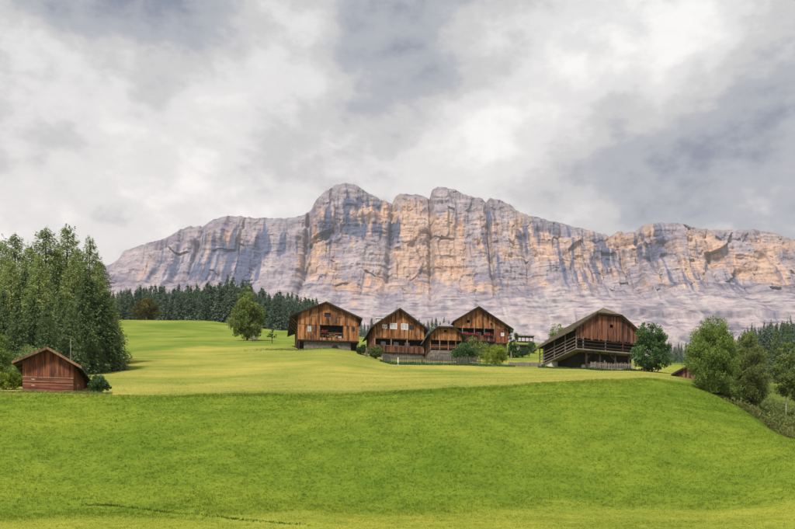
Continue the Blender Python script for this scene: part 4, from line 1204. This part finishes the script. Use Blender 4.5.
# ---- overhanging barn with slatted gallery
d = 178; px0 = 608.5
p = P(px0, d); p.z = (HV - 371) * d / F
D_ = empty('barn', p, R(18.5)); tag(D_, 'dark barn with slatted gallery and mossy half-hipped roof behind a pale picket fence', 'barn')
W, L_ = 6.45, 14.8
ze, zr, xe, th, hip = 6.7, 11.75, 7.35, .2, 10.05
rt = rooftop(-xe, xe, ze, zr, th, 0, hip)
roof(D_, -xe, xe, ze, zr, -.55, L_ + .8, th, SHINGLE_MOSS, hip=hip, hd=2.4)
MB().box(-W + 1.5, W - .8, 1.6, L_ - .4, -2.5, 3.6).build('foundation', W_SHADE, D_)
MB().box(-W + .9, W - .3, 1.4, L_ - .3, 3.6, 7.55).build('inner_wall', W_SHADE, D_)
boards(D_, front(0), -W, W, 5.55, rt, W_BROWN, [(.25, .85, 7.75, 8.3)], .29, .04, .3)
MB().box(W - .04, W, 0.03, L_, 3.6, rt(W) - .02).build('wall', W_BROWN, D_)
MB().box(-W + 1, W, L_ - .04, L_, 3.6, 6.9).build('wall', W_BROWN, D_); back_gable(D_, W, L_ + .02, 6.92, rooftop(-xe, xe, ze, zr, th), W_BROWN, [0])
fl = MB().box(-W - .1, W + .1, -.15, L_ - .5, 3.36, 3.58).build('gallery_floor', W_GREY, D_)
for z in (3.9, 4.5, 5.05): MB().box(-W - .02, W, -.10, -.04, z, z + .14).build('slat', W_DARK, fl)
for x in (-W + .05, -W + 1.4, -.6, 2.9, W - .1): MB().box(x - .09, x + .09, -.04, .10, 3.58, 6.4 if x < -W + 1 else 5.75).build('post', W_GREY if x < 0 else W_BROWN, fl)
for z in (3.85, 4.42, 4.99, 5.56): MB().box(-W - .10, -W - .04, .15, L_ - .5, z, z + .13).build('slat', W_GREY, fl)
for yy in (4.0, 8.2, 12.4, L_ - .6): MB().box(-W - .03, -W + .12, yy, yy + .16, 3.58, rt(-W)).build('post', W_GREY, fl)
for x in (-4.2, -1.5, 1.6, 4.4): MB().box(x - .14, x + .14, .3, .58, -1.5, 3.35).build('post', W_DARK, D_)
for x0, x1 in ((-4.2, -2.6), (1.6, .2)): MB().bar((x0, .44, 2.0), (x1, .44, 3.34), .16).build('brace', W_DARK, D_)
MB().box(-W + .1, -W + 1.4, L_ - 5.2, L_ - .6, -2.5, 3.35).build('masonry_pier', PLASTER, D_)
for k_, (x, w_) in enumerate(((-4.6, .8), (-3.7, .7), (-2.9, .9))):
    MB().box(x, x + w_, 1.1, 1.6, -1.0, 1.1 + .2 * (k_ % 2)).build('stone', STONE, D_)

# ---- little red-brown shed
d = 100; px0 = 48
p = P(px0, d); p.z = (HV - 391.5) * d / F
S_ = empty('shed', p, R(9)); tag(S_, 'small red-brown shed with horizontal boards below and a pole on its roof', 'shed')
W, L_ = 2.42, 10.0
zl, zrr, zr, th, xl, xr, ap = 2.72, 2.45, 4.28, .13, -3.3, 3.35, .05
rt = rooftop(xl, xr, (zl, zrr), zr, th, ap)
roof(S_, xl, xr, (zl, zrr), zr, -.75, L_ + .5, th, SHINGLE, W_TAN, apex=ap)
boards(S_, front(0), -W, W, 1.42, rt, W_RED, [], .20, .035, .04)
beams(S_, front(0), -W, W, (-.06, .27, .60, 1.02), W_RED_H, .30, .04)
beams(S_, front(0), -W - .03, W + .03, (1.33,), W_TAN, .10, .09, 'rail'); beams(S_, front(0), -W - .03, W + .03, (.91,), W_TAN, .10, .09, 'rail')
boards(S_, right(W), 0, L_, -.3, lambda y: rt(W), W_RED, [], .30, .035)
MB().box(-W, -W + .04, .03, L_, -.5, rt(-W) - .02).build('wall', W_RED, S_)
MB().box(-W, W, L_ - .04, L_, -.5, 2.6).build('wall', W_RED, S_); back_gable(S_, W, L_ + .02, 2.62, rt, W_RED, [ap])
MB().box(-W + .06, W - .06, .05, L_ - .1, -1.2, 2.6).build('inner_wall', W_SHADE, S_)
for z, w_ in ((1.16, .32), (.55, .30)): beams(S_, front(0), -W + .85, -W + .85 + w_, (z,), METAL, .05, .06, 'hinge')
MB().bar((W + .02, 1.0, -.2), (W + .5, .2, .8), .1).build('prop', W_TAN, S_)
MB().tube([(2.25, -.4, 2.9), (2.25, -.4, 5.3)], [.04, .03], 8).build('pole', W_GREY, S_)

# ---- hut roof behind the right-hand crest, garden hut, hay rack, bench
d = 134; px0 = 691
p = P(px0, d)
p.z = (HV - 381) * d / F
H_ = empty('hut', p, R(-13)); tag(H_, 'low dark hut half hidden behind the crest beside the feathery trees', 'hut')
roof(H_, -2.6, 2.6, .95, 2.25, -.4, 5.2, .12, SHINGLE, W_DARK)
rt = rooftop(-2.6, 2.6, .95, 2.25, .12)
boards(H_, front(0), -2.0, 2.0, -.8, rt, W_BROWN, [], .25); boards(H_, left(-2.0), 0, 5, -.8, lambda y: rt(-2.0), W_BROWN, [], .4)
MB().box(1.96, 2.0, .03, 5, -.8, rt(2) - .02).build('wall', W_RED, H_); MB().box(-1.9, 1.9, .1, 4.9, -1.5, 1.2).build('inner_wall', W_SHADE, H_)

d = 226; px0 = 525
p = P(px0, d)
G_ = empty('garden_hut', p, R(8)); tag(G_, 'small pale-walled garden hut with flat grey roof below the grassy crest', 'hut')
MB().slab([(-2.1, -.5, 1.75), (2.1, -.5, 1.85), (2.1, 2.6, 2.2), (-2.1, 2.6, 2.1)], .2).build('roof', SHINGLE, G_)
MB().box(.9, 1.8, 0, 2.3, -1, 1.6).build('wall', PLASTER, G_); MB().box(-1.8, .88, .6, 2.3, -1, 1.6).build('wall', W_DARK, G_)
MB().box(-1.8, -1.2, 0, .55, -1, 1.6).build('wall', PLASTER, G_); MB().box(-.2, -.1, 0, .1, -1, 1.65).build('post', W_GREY, G_)

d = 262; px0 = 525
p = P(px0, d)
K_ = empty('field_shelter', p, R(5)); tag(K_, 'open field shelter with flat dark roof on pale posts on the grassy crest', 'shelter')
MB().slab([(-2.4, -.7, 1.75), (2.4, -.7, 1.75), (2.4, 1.5, 1.9), (-2.4, 1.5, 1.9)], .22).build('roof', SHINGLE, K_)
for x in (-2.1, -1.05, 0, 1.05, 2.1): MB().box(x - .09, x + .09, -.4, -.22, -.5, 1.6).build('post', W_FENCE, K_)
MB().box(-2.2, 2.2, 1.1, 1.2, .5, .75).build('rail', W_GREY, K_)

d = 233; px0 = 254
p = P(px0, d)
N_ = empty('bench', p, R(10)); tag(N_, 'small pale bench under the round-headed tree', 'bench')
MB().box(-.9, .9, -.22, .22, .42, .50).build('seat', W_GREY, N_)
for z in (.62, .84): MB().box(-.9, .9, .2, .25, z, z + .16).build('backrest', W_GREY, N_)
for x in (-.75, .65):
    for y in (-.18, .12): MB().box(x, x + .1, y, y + .08, -.15, .42).build('leg', W_GREY, N_)
    MB().box(x, x + .1, .255, .31, -.15, 1.0).build('back_post', W_GREY, N_)

# ------------------------------------------------------------------ fences
def fence(label, pts, h, gap, mat, post_every=2.4, wpick=.09, pointed=True, rails=(.25, .75)):
    """pts: (px, d) ground points"""
    P3 = [P(a, b) for a, b in pts]
    root = empty('fence', P3[0]); tag(root, label, 'fence')
    o0 = P3[0]; pk = MB()
    acc = 0.0
    for a, b in zip(P3[:-1], P3[1:]):
        n = max(1, int((b - a).xy.length / gap)); u = (b - a); u.z = 0; u.normalize(); nv = Vector((u.y, -u.x, 0))
        for i in range(n):
            q = a.lerp(b, i / n); q.z = gz(q.x, q.y); q -= o0
            hh = h * random.uniform(.88, 1.08); tl = random.uniform(-.05, .05)
            c0 = q - u * wpick / 2; c1 = q + u * wpick / 2; t = Vector((u.x * tl, u.y * tl, hh)); e = nv * .025; off = nv * .05
            pk.hexa([c0 + off, c1 + off, c1 + off + e, c0 + off + e, c0 + off + t, c1 + off + t, c1 + off + e + t, c0 + off + e + t])
        m_ = max(1, int(round((b - a).xy.length / post_every)))
        prev = None
        for i in range(m_ + 1):
            q = a.lerp(b, i / m_); q.z = gz(q.x, q.y); q -= o0
            MB().tube([q + Vector((0, 0, -.3)), q + Vector((0, 0, h * 1.06))], [.07, .06], 6).build('post', mat, root)
            if prev is not None:
                for r_ in rails: MB().bar(prev + Vector((0, 0, h * r_)), q + Vector((0, 0, h * r_)), .05, .09).build('rail', mat, root)
            prev = q
    if gap < 5: tag(pk.build('pickets', mat, root), kind='stuff')
    return root
fence('dark weathered picket fence before the middle farmhouse and the outbuilding', [(383, 186), (391, 181), (412, 179.5), (432, 179), (452, 178.5), (480, 178)], 1.5, .24, W_FENCE, 2.4, .13)
fence('pale grey picket fence below the slatted gallery barn', [(591, 173), (600, 168), (618, 165), (635, 163.5)], 1.25, .22, W_GREY)
fence('low grey board fence between the bright bush and the slatted gallery barn', [(509, 186), (524, 186), (541, 184)], .75, .2, W_GREY, 2.2, .19)

def post_thing(name, label, cat, px, d, h, w, mat):
    p = P(px, d); o = MB().hexa([(-w/2, -w/2, -.4), (w/2, -w/2, -.4), (w/2, w/2, -.4), (-w/2, w/2, -.4), (-w*.35, -w*.35, h), (w*.35, -w*.35, h), (w*.35, w*.35, h), (-w*.35, w*.35, h)])
    o.hexa([(-w*.42, -w*.42, h), (w*.42, -w*.42, h), (w*.42, w*.42, h), (-w*.42, w*.42, h), (-w*.1, -w*.1, h + w*.4), (w*.1, -w*.1, h + w*.4), (w*.1, w*.1, h + w*.4), (-w*.1, w*.1, h + w*.4)])
    o = o.build(name, mat); o.location = p; tag(o, label, cat)
post_thing('gate_post', 'white post in the dark picket fence before the middle farmhouse', 'post', 398, 178.8, 1.2, .30, PLASTER)
post_thing('gate_post', 'pale stone post at the left corner of the middle farmhouse', 'post', 366.5, 188, 1.5, .5, W_GREY)
post_thing('gate_post', 'pale post behind the grey picket fence of the gallery barn', 'post', 604.5, 169, 1.5, .30, W_GREY)
post_thing('post', 'pale post at the ivy-clad corner of the flowered farmhouse', 'post', 511, 205, 1.7, .22, W_GREY)

# ------------------------------------------------------------------ rough growth in the gully and along the fences
def undergrowth(name, label, cat, n, dfn, mat, ls, hmax, seed):
    r = np.random.default_rng(seed)
    px, d = dfn(r, n)
    X = (px - CX) * d / F; Zg = ground_z(X, d)
    cl = np.clip(0.55 + 1.1 * fbm(X / 1.4, d / 1.4, seed, 3), 0.08, 1.3)
    c = np.stack([X, d, Zg + hmax * cl * r.random(n)], -1)
    dr = r.normal(size=(n, 3)) * .6 + np.array([0, 0, .7])
    ln = ls * r.uniform(.6, 1.4, n)
    me = leaf_mesh(name, c, dr, ln, ln * .4, .45 + r.normal(0, .15, n) + .5 * fbm(X / 2.5, d / 2.5, seed + 5, 3))
    return tag(link(name, me, mat), label, cat, kind='stuff')
def gully(r, n):
    px = 695 + 135 * r.random(n) ** .8; rim = np.interp(px, rim_px, rim_d)
    return px, rim + 0.3 + 26 * r.random(n) ** 1.5
undergrowth('bracken', 'brown and olive bracken along the gully edge', 'undergrowth', 22000, gully, L_BRACKEN, .24, .45, 301)
undergrowth('weeds', 'green weeds in the gully under the birches', 'undergrowth', 12000, lambda r, n: ((lambda q: (q, np.interp(q, rim_px, rim_d) + 4 + 45 * r.random(n)))(r.uniform(700, 830, n))), L_OLIVE, .3, .8, 302)
undergrowth('weeds', 'unmown weeds along the dark picket fence', 'undergrowth', 9000, lambda r, n: ((lambda q: (q, np.interp(q, [380, 391, 412, 452, 480, 512], [184.5, 180, 178.6, 177.6, 177.2, 180]) + r.normal(0, .7, n)))(r.uniform(380, 515, n))), L_DEEP, .24, .5, 303)
undergrowth('weeds', 'nettles and weeds around the base of the gallery barn', 'undergrowth', 5000, lambda r, n: ((lambda q: (q, np.interp(q, [541, 580, 600, 635], [179, 172, 166.5, 163]) + r.normal(0, .8, n)))(r.uniform(538, 640, n))), L_DEEP, .22, .45, 304)
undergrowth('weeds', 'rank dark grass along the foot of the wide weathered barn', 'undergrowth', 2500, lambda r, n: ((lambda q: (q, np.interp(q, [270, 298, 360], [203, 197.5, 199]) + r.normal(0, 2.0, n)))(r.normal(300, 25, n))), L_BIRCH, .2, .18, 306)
undergrowth('weeds', 'weeds around the foot of the small red-brown shed', 'undergrowth', 3500, lambda r, n: (r.uniform(0, 112, n), 99.3 + r.normal(0, .6, n)), L_BIRCH, .16, .28, 305)
